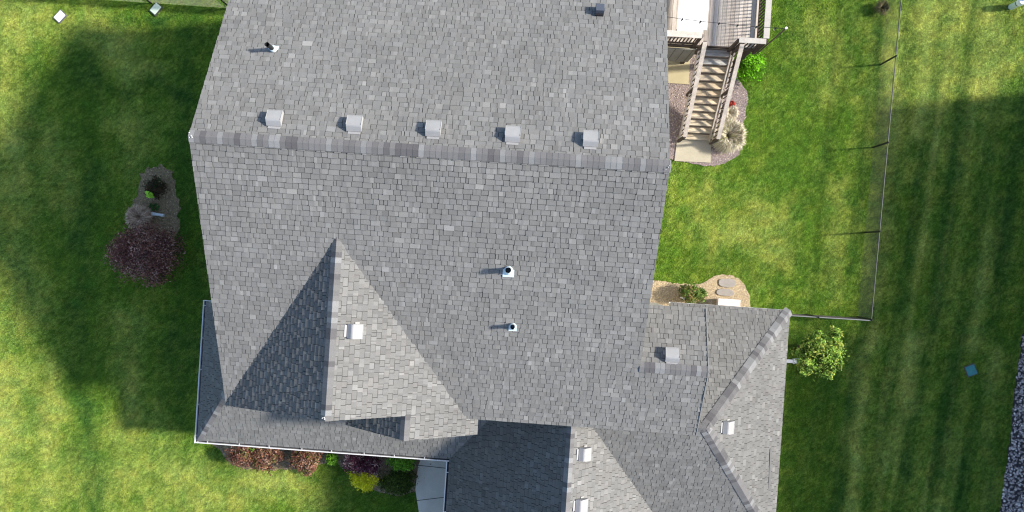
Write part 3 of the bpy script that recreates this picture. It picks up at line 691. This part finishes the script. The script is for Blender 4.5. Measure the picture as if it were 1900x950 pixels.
def stair_rail(x0, x1, zt=.98, zb=.98):
    p = Vector((x0, 7.22, DZ + .95)); q = Vector((x1, 4.52, .12 + zb)); d = q - p
    b = MB(); b.bar(p, q, .14, .038); r = b.build('handrail', M['railwood'], deck)
    b = MB(); b.bar(p - Vector((0, 0, .07)), q - Vector((0, 0, .07)), .04, .08); b.build('upper_rail', M['railwood'], r); b = MB(); b.bar(p - Vector((0, 0, .80)), q - Vector((0, 0, .80)), .04, .08); b.build('bottom_rail', M['railwood'], r)
    b = MB()
    for i in range(1, 18):
        c = p + d * (i / 18); b.box((c.x - .013, c.y - .013, c.z - .84), (c.x + .013, c.y + .013, c.z - .03))
    b.build('balusters', M['darkwood'], r)
    for f in (.0, .45, 1):
        c = p + d * f; b = MB(); b.box((c.x - .045, c.y - .045, max(0, c.z - 1.25)), (c.x + .045, c.y + .045, c.z - .02)); b.build('post', M['darkwood'], deck)
stair_rail(5.32, 5.36); stair_rail(6.52, 6.56)

table = empty('patio_table', (4.85, 8.6, DZ), 'white slatted patio table with dark legs standing on the deck', 'table')
b = MB(); x = 4.42
while x < 5.28: b.box((x + .003, 7.68, DZ + .72), (x + .137, 9.7, DZ + .75)); x += .14
b.box((4.42, 7.60, DZ + .722), (5.263, 7.677, DZ + .752)); b.build('tabletop', M['tablewhite'], table)
for x in (4.5, 5.18):
    for y in (7.72, 9.5): b = MB(); b.bar((x, y, DZ), (x, y, DZ + .72), .07, .07); b.build('leg', M['darkwood'], table)
b = MB(); b.box((4.5, 7.72, DZ + .64), (5.18, 7.76, DZ + .715)); b.build('apron', M['darkwood'], table)

pole = empty('string_light_pole', (7.25, 7.31, DZ), 'thin brown pole on the deck corner holding a string of bulbs', 'pole')
b = MB(); b.tube((7.31, 7.24, DZ), (7.31, 7.24, 4.98), .022, n=8); b.build('pole_shaft', M['darkwood'], pole)
b = MB(); b.tube((7.31, 7.24, 4.98), (7.31, 7.24, 5.03), .035, n=8); b.build('pole_cap', M['whiteboard'], pole)
sl_ = empty('string_lights', (5.2, 7.3, 4.8), 'string of small dark bulbs strung across the deck from the house to the pole', 'string lights')
b = MB(); pts = [Vector((3.0 + (7.31 - 3.0) * t, 7.36 - .12 * t, 5.2 - .25 * t - .55 * t * (1 - t))) for t in [i / 24 for i in range(25)]]
for a, c in zip(pts[:-1], pts[1:]): b.tube(a, c, .008, n=5)
b.build('cable', M['fence'], sl_)
for i in range(7):
    t = (i + 1.1) / 7.6; c = pts[0].lerp(pts[-1], t) - Vector((0, 0, .55 * t * (1 - t))); b = MB(); b.tube(c, c - Vector((0, 0, .09)), .028, .022, n=8); s_ = b.build('socket', M['dark'], sl_)
    b = MB(); b.tube(c - Vector((0, 0, .09)), c - Vector((0, 0, .14)), .022, .03, n=8); b.tube(c - Vector((0, 0, .14)), c - Vector((0, 0, .19)), .03, .008, n=8); b.build('bulb', M['bulb'], s_)

# ================================================================ FENCES
def chain_fence(name, p0, p1, label, post_ts, h=1.1, rail='rail', cell=.075, lean=(0, 0)):
    f = empty(name, (p0[0], p0[1], 0), label, 'fence'); p0 = Vector((*p0, 0)); p1 = Vector((*p1, 0)); d = p1 - p0; L = d.length; d.normalize()
    top = Vector((lean[0], lean[1], h))
    b = MB(); b.tube(p0 + top, p1 + top, .018, n=8); b.build('top_rail', M[rail], f)
    b = MB(); nrm = Vector((-d.y, d.x, 0)); ww = .0022
    n = int(L / cell)
    for i in range(-int(h / cell) - 1, n + 1):
        for sgn in (1, -1):
            a = i * cell if sgn > 0 else (i + int(h / cell) + 1) * cell
            lo, hi = 0.0, h
            s0 = a; s1 = a + sgn * h
            t0, t1 = 0, 1
            # clip to 0..L
            for lim in (0, L):
                if s0 != s1:
                    tt = (lim - s0) / (s1 - s0)
                    if (lim == 0 and sgn > 0) or (lim == L and sgn < 0): t0 = max(t0, tt)
                    else: t1 = min(t1, tt)
            if t1 - t0 < .02: continue
            A = p0 + d * (s0 + (s1 - s0) * t0) + top * t0; B_ = p0 + d * (s0 + (s1 - s0) * t1) + top * t1
            wv = (B_ - A).cross(nrm).normalized() * ww
            b.add([A - wv, A + wv, B_ + wv, B_ - wv], [(0, 1, 2, 3)]); b.add([A - nrm * ww, A + nrm * ww, B_ + nrm * ww, B_ - nrm * ww], [(0, 1, 2, 3)])
    b.build('wire_mesh', M['mesh'], f)
    for t in post_ts:
        c = p0 + d * t; b = MB(); b.tube(c, c + top + Vector((0, 0, .03)), .032, n=10); b.tube(c + top + Vector((0, 0, .03)), c + top + Vector((0, 0, .07)), .036, .012, n=10); b.build('post', M['fence'], f)
    return f
chain_fence('chain_link_fence', (12.46, -1.62), (12.80, 13.5), 'black chain link fence running the length of the right yard', (0.02, 3.19, 6.38, 9.48, 12.6), lean=(-.03, 0))
chain_fence('chain_link_fence', (8.55, -1.66), (12.40, -1.63), 'short chain link fence with bright rail from the house wall to the yard corner', (.1, 2.0), rail='silver')
chain_fence('chain_link_fence', (-23.5, 8.62), (-8.3, 8.50), 'back chain link fence at the top left beyond the side lawn', (2.3, 5.4, 8.5, 11.6, 14.7), h=1.15)

# ================================================================ GROUND FEATURES
flat_poly('sidewalk', [(-3.42, -14.5), (-3.46, -10.2), (-3.66, -9.3), (-3.62, -8.4), (-3.3, -7.4), (-2.4, -6.6), (-1.8, -6.6), (-1.8, -14.5)], .03, M['walk'], 'structure', th=.12)
b = MB(); b.bar((-3.68, -8.36, .031), (-1.8, -8.42, .031), .022, .006); b.bar((-3.64, -9.72, .031), (-1.8, -9.36, .031), .022, .006); b.bar((-3.44, -11.1, .031), (-1.8, -11.1, .031), .022, .006)
o = b.build('sidewalk_joints', M['joint']); tag(o, kind='structure')
flat_poly('patio', [(3.0, 6.70), (5.60, 6.68), (5.60, 12), (3.0, 12)], .04, M['patio'], 'structure', th=.1)
flat_poly('landing_pad', [(5.27, 3.78), (6.62, 3.80), (6.58, 4.70), (5.32, 4.70)], .05, M['concrete'], 'structure', th=.1)
_, bedR = flat_poly('stair_bed', [(3.0, 6.9), (3.0, 4.2), (5.2, 3.85), (6.6, 3.7), (7.2, 3.86), (7.72, 4.3), (7.78, 5.4), (7.80, 6.5), (7.4, 7.0), (6.9, 8.4), (5.3, 8.4)], .010, M['pinkgravel'], 'structure', jag=.05)
_, bedL = flat_poly('side_bed', [gp(*p) for p in [(262, 325), (290, 308), (322, 322), (330, 370), (328, 430), (300, 490), (250, 480), (245, 400)]], .008, M['mulch'], 'structure', jag=.11)
_, bedE = flat_poly('wall_bed', [(4.2, -2.2), (4.3, -.95), (5.05, -.74), (5.66, -.80), (6.57, -.76), (7.05, -.45), (7.65, -.36), (8.18, -.68), (8.42, -1.31), (8.3, -2.2)], .008, M['gravel'], 'structure', jag=.04)
_, bedF = flat_poly('front_bed', [gp(*p) for p in [(400, 770), (415, 845), (450, 868), (520, 870), (560, 870), (610, 858), (640, 868), (690, 910), (780, 905), (785, 780)]], .008, M['mulch'], 'structure', jag=.06)
_, bedN = flat_poly('rock_bed', [(18.75, -1.6), (18.55, -2.6), (18.46, -3.9), (18.42, -5.4), (18.32, -6.9), (18.24, -8.5), (18.15, -10), (18.2, -14), (20.5, -14), (20.5, -1.2)], .012, M['soil'], 'structure', jag=.03)
greys = [(.46, .42, .42), (.32, .29, .30), (.62, .58, .56), (.20, .18, .19), (.40, .35, .34)]
stones('river_rocks', [p for p in bedN], 8500, .038, greys, 3, z=.01)
tans = [(.44, .35, .22), (.56, .48, .34), (.32, .24, .15), (.20, .15, .10), (.60, .54, .46), (.48, .35, .2)]
pinks = [(.40, .33, .31), (.30, .25, .24), (.52, .46, .44), (.16, .13, .13)]
stones('bed_gravel', bedR, 9000, .018, tans[:3] + pinks * 3, 4, z=.008)
stones('bed_gravel', bedE, 7000, .014, [(.62, .50, .32), (.70, .60, .42), (.48, .38, .24), (.30, .23, .15), (.66, .52, .28)], 5, z=.006)
stones('side_bed_chips', bedL, 900, .022, [(.27, .20, .12), (.36, .28, .18), (.16, .12, .07)], 6, z=.006)
stones('front_bed_chips', bedF, 2500, .028, [(.13, .10, .08), (.22, .18, .14), (.07, .05, .04), (.3, .26, .22)], 8, z=.006)

def flagstone(c, rx, ry, seed, label):
    r = random.Random(seed); pts = []
    for i in range(14):
        a = i * math.tau / 14; ca, sa = math.cos(a), math.sin(a); k = (abs(ca) ** 3 + abs(sa) ** 3) ** (-1 / 3)
        pts.append((c[0] + rx * ca * k * r.uniform(.93, 1.04), c[1] + ry * sa * k * r.uniform(.93, 1.04)))
    b = MB(); b.prism(pts, .0, .055); o = b.build('stepping_stone', M['flag'], bevel=.012); tag(o, label, 'stone', 'stepping stones in the wall bed')
flagstone((7.55, -.66), .33, .17, 1, 'flat oval grey stepping stone nearest the lawn in the gravel bed')
flagstone((7.50, -1.02), .33, .14, 2, 'squarish grey stepping stone between the oval stone and the pale bench')

bench = empty('garden_bench', (7.55, -1.38, 0), 'small pale pinkish bench standing in the gravel bed against the hip roof eave', 'bench')
b = MB()
for i in range(3): b.box((7.14, -1.24 - .125 * (i + 1) + .008, .44), (7.95, -1.24 - .125 * i, .47))
b.build('seat', M['pinkboard'], bench)
for x in (7.2, 7.85): b = MB(); b.box((x, -1.58, 0), (x + .05, -1.27, .44)); b.build('leg', M['pinkboard'], bench)

def slab(name, px, w_, l_, rot, h, m_, label, cat, rim=None):
    c = gp(*px); b = MB(); ca, sa = math.cos(rot), math.sin(rot)
    R = lambda x, y: (c[0] + x * ca - y * sa, c[1] + x * sa + y * ca)
    pts = [R(-w_ / 2, -l_ / 2), R(w_ / 2, -l_ / 2), R(w_ / 2, l_ / 2), R(-w_ / 2, l_ / 2)]
    t = empty(name, (c[0], c[1], 0), label, cat)
    b.prism(pts, -.02, h); b.build('lid' if rim else 'board', m_, t, bevel=.008)
    b = MB(); pts = [R(-w_ / 2 - .03, -l_ / 2 - .03), R(w_ / 2 + .03, -l_ / 2 - .03), R(w_ / 2 + .03, l_ / 2 + .03), R(-w_ / 2 - .03, l_ / 2 + .03)]
    b.prism(pts, -.03, h - .02); b.build('rim', rim or M['dark'], t)
slab('utility_cover', (112, 31), .27, .37, math.radians(-40), .06, M['whiteboard'], 'bright white rectangular cover on the sunny lawn at the top left', 'cover', mat('grey_rim', (.12, .12, .14), .8))
slab('utility_cover', (290, 17), .26, .38, math.radians(-38), .07, M['palegreen'], 'pale green rectangular cover lying beside the back fence', 'cover', mat('grey_rim2', (.05, .06, .05), .8))
slab('utility_cover', (1801, 687), .34, .36, math.radians(25), .05, M['teal'], 'teal rectangular cover set in the shaded lawn near the river rock', 'cover', mat('soil_rim', (.12, .11, .09), .9))

post = empty('utility_post', (17.3, 10.27, 0), 'short white utility post with a dark slot on the lawn at the top right corner', 'post')
b = MB(); b.tube((17.30, 10.27, 0), (17.30, 10.27, .42), .11, n=20); b.build('base_tube', mat('pale_green_plastic', (.55, .64, .60), .5), post)
b = MB(); b.tube((17.30, 10.27, .42), (17.30, 10.27, .62), .125, .12, n=20); b.tube((17.34, 10.30, .62), (17.34, 10.30, .74), .04, .035, n=12); b.build('cap', M['whiteboard'], post)
b = MB(); b.tube((17.30, 10.27, .37), (17.30, 10.27, .40), .113, n=20); b.build('band', M['dark'], post)
b = MB(); c = gp(297, 397); b.tube((c[0] - .16, c[1] - .02, .09), (c[0] + .22, c[1] - .05, .12), .06, .055, n=12); b.tube((c[0] - .26, c[1] - .02, .08), (c[0] - .14, c[1] - .02, .09), .085, .07, n=12)
o = b.build('drain_pipe', mat('old_white_pipe', (.55, .60, .62), .5)); tag(o, 'short white drain pipe end lying in the side bed above the purple bush', 'pipe')
b = MB(); c = gp(1266, 553, .3); b.tube((c[0], c[1], 0), (c[0], c[1], .5), .02, n=8); b.tube((c[0], c[1], .5), (c[0], c[1], .58), .05, .03, n=10)
o = b.build('garden_light', M['whiteboard']); tag(o, 'tiny white garden light on a stake in front of the wall bed shrub', 'light')

# ================================================================ PLANTS
def leaf_cloud(blobs, n, size, tones, seed, shell=.55, droop=0., fold=True):
    """many folded leaves in clumps through the volume of several ellipsoids; returns MB"""
    r = np.random.default_rng(seed); b = MB(); vol = np.array([bl[3] * bl[4] * bl[5] for bl in blobs]); vol = vol / vol.sum()
    for bl, f in zip(blobs, vol):
        k = int(n * f); ncl = max(6, k // 26)
        dirs = r.normal(size=(ncl, 3)); dirs /= np.linalg.norm(dirs, axis=1)[:, None]; dirs[:, 2] = np.where(dirs[:, 2] < -.3, -dirs[:, 2], dirs[:, 2])
        rad = shell + (1 - shell) * r.random(ncl) ** .6; rad *= r.uniform(.85, 1.14, ncl)
        C = dirs * rad[:, None] * np.array(bl[3:6]) + np.array(bl[:3]); ct = r.integers(0, len(tones), ncl); cb = r.uniform(.72, 1.25, ncl)
        who = r.integers(0, ncl, k); cs = min(bl[3], bl[4]) * .17
        P = C[who] + r.normal(size=(k, 3)) * cs * np.array([1, 1, .7])
        P[:, 2] = np.maximum(P[:, 2], .03)
        out = P - np.array(bl[:3]); out /= np.linalg.norm(out, axis=1)[:, None] + 1e-6
        nd = out * .7 + r.normal(size=(k, 3)) * .6 + np.array([0, 0, .45]); nd /= np.linalg.norm(nd, axis=1)[:, None]
        for i in range(k):
            nn = Vector(nd[i]); a = Vector(r.normal(size=3)); a = (a - nn * a.dot(nn)).normalized(); c = nn.cross(a); s = size * r.uniform(.6, 1.35); p = Vector(P[i])
            T = tones[ct[who[i]]] if r.random() < .8 else tones[r.integers(0, len(tones))]; g = cb[who[i]] * r.uniform(.8, 1.2); T = tuple(x * g for x in T)
            b.add([p - a * s, p + c * s * .42 - nn * s * .0, p + a * s, p - c * s * .42 - nn * s * .12, p + nn * s * .12], [(0, 3, 4), (3, 2, 4), (2, 1, 4), (1, 0, 4)], T)
    return b
def bush(name, blobs, n, size, tones, seed, label, cat='shrub', group=None, stems=6, base=None, shell=.45):
    cx, cy = (base or (blobs[0][0], blobs[0][1])); t = empty(name, (cx, cy, 0), label, cat, group)
    leaf_cloud(blobs, n, size, tones, seed, shell).build('foliage', M['leaf'], t)
    r = random.Random(seed); b = MB()
    for i in range(stems):
        bl = r.choice(blobs); a = r.uniform(0, 6.28); q = (bl[0] + math.cos(a) * bl[3] * .6, bl[1] + math.sin(a) * bl[4] * .6, bl[2] + bl[5] * .3)
        p = (cx + math.cos(a) * .06, cy + math.sin(a) * .06, 0); mid = ((p[0] + q[0]) / 2, (p[1] + q[1]) / 2, q[2] * .65)
        b.tube(p, mid, .022, .015, n=6); b.tube(mid, q, .015, .006, n=6)
    b.build('stems', M['bark'], t); return t
def G(px, py, z): return gp(px, py, z)
purple = [(.19, .075, .06), (.12, .05, .045), (.36, .22, .18), (.24, .11, .075), (.09, .045, .04)]
redp = [(.19, .075, .05), (.13, .055, .042), (.32, .20, .15), (.22, .11, .06), (.08, .04, .032), (.10, .10, .03)]
grn = [(.11, .26, .02), (.16, .36, .03), (.06, .15, .015)]
dgrn = [(.05, .085, .015), (.08, .12, .02), (.03, .05, .012)]
ygrn = [(.70, .68, .02), (.60, .62, .02), (.78, .74, .06), (.45, .50, .02)]
olive = [(.09, .14, .025), (.14, .19, .04), (.06, .10, .02)]
c = G(268, 470, .8)
bush('barberry_bush', [(c[0], c[1], .75, 1.22, .95, .75), (c[0] - .75, c[1] + .05, .6, .66, .56, .5), (c[0] + .75, c[1] + .25, .65, .55, .55, .55), (c[0] + .35, c[1] - .75, .5, .6, .42, .45)], 15000, .042, purple, 31,
     'wide dark purple barberry bush in the side bed on the shaded left lawn', stems=12)
c = G(290, 348, .3); bush('rose_bush', [(c[0], c[1], .3, .42, .38, .3)], 1700, .04, [(.045, .03, .02), (.03, .04, .015), (.07, .04, .02)], 32, 'small dark bush with a light green clump in the upper side bed', base=c)
c = G(283, 361, .3); bush('young_plant', [(c[0], c[1], .55, .24, .12, .12)], 240, .06, [(.34, .66, .06), (.42, .74, .08)], 33, 'bright lime green clump of young leaves beside the small dark bush', 'plant', stems=3)
c = G(286, 384, .15); bush('young_plant', [(c[0], c[1], .12, .2, .14, .12)], 260, .045, [(.05, .12, .03), (.04, .09, .02)], 133, 'low dark green plant between the white pipe and the dark bush', 'plant', stems=3)

def grass_tuft(name, c, r, h, n, tones, seed, label, cat='grass clump', lean=.8):
    rr = random.Random(seed); t = empty(name, (c[0], c[1], 0), label, cat); b = MB()
    for i in range(n):
        a = rr.uniform(0, math.tau); r0 = r * .35 * rr.random() ** .5; L = rr.uniform(.5, 1.05); hh = h * rr.uniform(.55, 1.05); R1 = r * L * lean
        x0, y0 = c[0] + math.cos(a) * r0, c[1] + math.sin(a) * r0; a2 = a + rr.gauss(0, .55)
        P = [Vector((x0, y0, 0)), Vector((x0 + math.cos(a2) * R1 * .35, y0 + math.sin(a2) * R1 * .35, hh * .75)), Vector((x0 + math.cos(a2) * R1 * .75, y0 + math.sin(a2) * R1 * .75, hh)), Vector((x0 + math.cos(a2) * R1 * 1.15, y0 + math.sin(a2) * R1 * 1.15, hh * rr.uniform(.25, .9)))]
        s = Vector((-math.sin(a2), math.cos(a2), 0)) * rr.uniform(.006, .012); T = rr.choice(tones); g = rr.uniform(.7, 1.25); T = tuple(x * g for x in T)
        vs = []
        for k, p in enumerate(P): wv = s * (1, 1, .8, .2)[k]; vs += [p - wv, p + wv]
        b.add(vs, [(2 * k, 2 * k + 1, 2 * k + 3, 2 * k + 2) for k in range(3)], T)
    b.build('blades', M['dryleaf'], t); return t
straw = [(.60, .54, .40), (.50, .43, .30), (.68, .62, .50), (.36, .30, .20), (.34, .34, .16)]
c = G(1352, 252, .35); grass_tuft('ornamental_grass', c, .58, .62, 2600, straw, 41, 'large clump of dry straw coloured ornamental grass at the foot of the stair')
c = G(257, 404, .2); grass_tuft('dry_grass', c, .46, .34, 1600, [(.46, .33, .23), (.58, .44, .32), (.32, .22, .15)], 42, 'brown dry grass clump just above the purple barberry bush')
c = G(1355, 208, .1); grass_tuft('dry_grass', c, .3, .2, 500, straw[:2], 43, 'thin dry grass below the red flower beside the stair')
c = G(1390, 122, .45); bush('green_shrub', [(c[0], c[1], .45, .5, .5, .45)], 3000, .045, [(.12, .34, .01), (.20, .50, .02), (.06, .17, .008)], 44, 'bright green leafy shrub beside the top of the deck stair')
t = empty('red_flower', (*G(1356, 193, .15), 0), 'small red flowering plant in the bed beside the stair', 'flower'); cc = G(1356, 193, .15)
leaf_cloud([(cc[0], cc[1], .2, .12, .12, .09)], 200, .04, [(.36, .03, .02), (.5, .06, .03), (.25, .02, .02)], 45).build('petals', M['leaf'], t)
b = MB(); [b.tube((cc[0], cc[1], 0), (cc[0] + dx, cc[1] + dy, .18), .006, n=5) for dx, dy in ((.05, 0), (-.04, .04), (0, -.05))]; b.build('stems', M['bark'], t)
c = G(1282, 545, .4); bush('leafy_shrub', [(c[0], c[1], .38, .46, .36, .38), (c[0] + .3, c[1] - .02, .3, .26, .28, .28)], 2600, .042, [(.08, .14, .025), (.13, .21, .04), (.22, .22, .06), (.26, .17, .08), (.05, .09, .02)], 46, 'mixed green shrub with orange tinged leaves in the wall bed below the eave')
c = G(1640, 12, .3); grass_tuft('ornamental_grass', c, .26, .35, 300, [(.12, .10, .05), (.2, .18, .08)], 47, 'small ragged weed clump beside the fence at the top of the yard')
# front bed, west to east along the gutter
c = G(470, 845, .5); bush('barberry_shrub', [(c[0] - .4, c[1] + .05, .5, .52, .42, .42), (c[0] + .35, c[1] - .02, .45, .52, .45, .4), (c[0] + .85, c[1] + .08, .35, .3, .3, .3)], 4600, .045, redp, 51, 'reddish purple barberry at the left end of the front bed, spilling out below the gutter', group='barberries under the front gutter')
c = G(566, 853, .45); bush('barberry_shrub', [(c[0], c[1], .45, .56, .42, .42), (c[0] + .1, c[1] - .35, .3, .28, .24, .25)], 3600, .045, redp, 52, 'reddish purple barberry just left of the small green plant in the front bed', group='barberries under the front gutter')
c = G(618, 850, .25); bush('green_plant', [(c[0], c[1], .25, .25, .24, .24)], 900, .04, grn, 53, 'small bright green plant between two barberries in the front bed', 'plant')
c = G(668, 856, .45); bush('barberry_shrub', [(c[0], c[1], .45, .62, .42, .42), (c[0] + .45, c[1] - .12, .4, .35, .35, .35)], 4600, .04, [(.09, .025, .04), (.16, .05, .08), (.06, .02, .03), (.35, .25, .24)], 54, 'purple barberry flecked with pale tips above the yellow spirea', group='barberries under the front gutter')
c = G(746, 853, .4); bush('green_shrub', [(c[0], c[1], .4, .55, .34, .38)], 3000, .045, grn, 55, 'mid green shrub under the right end of the front gutter next to the sidewalk')
c = G(675, 889, .4); bush('spirea_shrub', [(c[0], c[1], .36, .52, .36, .36), (c[0] - .25, c[1] + .2, .3, .3, .24, .28), (c[0] + .05, c[1] - .28, .25, .3, .2, .24)], 4200, .036, ygrn, 56, 'bright yellow green spirea at the lawn edge of the front bed')
c = G(735, 897, .35); bush('juniper_shrub', [(c[0], c[1], .32, .62, .40, .30), (c[0] + .2, c[1] + .1, .3, .48, .42, .3)], 5200, .04, dgrn, 57, 'low dark green juniper between the yellow spirea and the sidewalk')
c = G(470, 832, .5); bush('young_plant', [(c[0], c[1], .62, .1, .08, .1)], 80, .05, [(.2, .42, .05), (.14, .3, .03)], 58, 'tiny bright green sprig poking out of the left barberry', 'plant', stems=2)

# tree beside the house
tx, ty = G(1520, 656, 2.0)
tree = empty('tree', (tx, ty, 0), 'small round crowned yellow green tree on the lawn beside the white downspout', 'tree')
b = MB(); b.tube((tx, ty, 0), (tx + .03, ty, .8), .06, .045, n=10); b.tube((tx + .03, ty, .8), (tx, ty + .04, 1.5), .045, .032, n=10)
b.build('trunk', M['bark'], tree); r = random.Random(3); b = MB()
for i in range(12):
    a = i * 2.4; l = r.uniform(.5, .85); z0 = r.uniform(.8, 1.5); q = (tx + math.cos(a) * l, ty + math.sin(a) * l, z0 + r.uniform(.5, 1.2)); mid = (tx + math.cos(a) * l * .45, ty + math.sin(a) * l * .45, z0 + .35)
    b.tube((tx + .02, ty + .02, z0), mid, .022, .015, n=6); b.tube(mid, q, .015, .005, n=6)
b.build('limbs', M['bark'], tree)
bl = [(tx, ty, 2.0, .62, .62, .7)]
for i in range(13):
    a = i * 2.399 + .3; rr = r.uniform(.42, .80); bl.append((tx + math.cos(a) * rr, ty + math.sin(a) * rr, r.uniform(1.5, 2.6), r.uniform(.2, .32), r.uniform(.2, .32), r.uniform(.2, .35)))
leaf_cloud(bl, 10500, .05, [(.17, .30, .04), (.30, .43, .08), (.06, .12, .015), (.42, .46, .09), (.22, .36, .05), (.05, .09, .01)], 61, shell=.2).build('crown', M['leaf'], tree)

# ================================================================ NEIGHBOUR'S HOUSE to the east (its shade falls across the side lawn)
nb = empty('neighbour_house', (26, -3, 0), 'neighbouring house beyond the river rock bed, east of the side lawn', 'house')
def gable_block(x0, x1, y0, y1, ze, zr, ov=.35):
    b = MB(); xm = (x0 + x1) / 2; prof = [(x0, 0), (x1, 0), (x1, ze), (xm, zr - .15), (x0, ze)]
    b.add([(x, y0, z) for x, z in prof] + [(x, y1, z) for x, z in prof], [tuple(range(5)), tuple(range(9, 4, -1))] + [(i, 5 + i, 5 + (i + 1) % 5, (i + 1) % 5) for i in range(5)]); b.build('wall', M['siding'], nb)
    b = MB(); s = (zr - ze) / (xm - x0)
    for sg, xe in ((-1, x0 - ov), (1, x1 + ov)):
        ze2 = ze - s * ov + .05; A = [(xe, y0 - ov, ze2), (xm, y0 - ov, zr), (xm, y1 + ov, zr), (xe, y1 + ov, ze2)]
        b.add(A + [(x, y, z - .15) for x, y, z in A], [(0, 1, 2, 3), (7, 6, 5, 4), (0, 4, 5, 1), (1, 5, 6, 2), (2, 6, 7, 3), (3, 7, 4, 0)])
    b.build('roof', M['rockdark'], nb)
gable_block(20.9, 31.3, -12, 7.5, 5.4, 8.3); gable_block(20.8, 27.4, -14.5, -1.0, 6.0, 9.6)
for y in (5.5, 1.5):
    b = MB(); b.box((20.82, y - .7, 3.4), (20.9, y + .7, 4.9)); f = b.build('window', M['white'], nb); b = MB(); b.box((20.8, y - .6, 3.5), (20.83, y + .6, 4.8)); b.build('pane', M['glass'], f)
for y in (-4, -9):
    b = MB(); b.box((20.72, y - .7, 1.2), (20.8, y + .7, 2.7)); f = b.build('window', M['white'], nb); b = MB(); b.box((20.7, y - .6, 1.3), (20.73, y + .6, 2.6)); b.build('pane', M['glass'], f)

grass_blades()
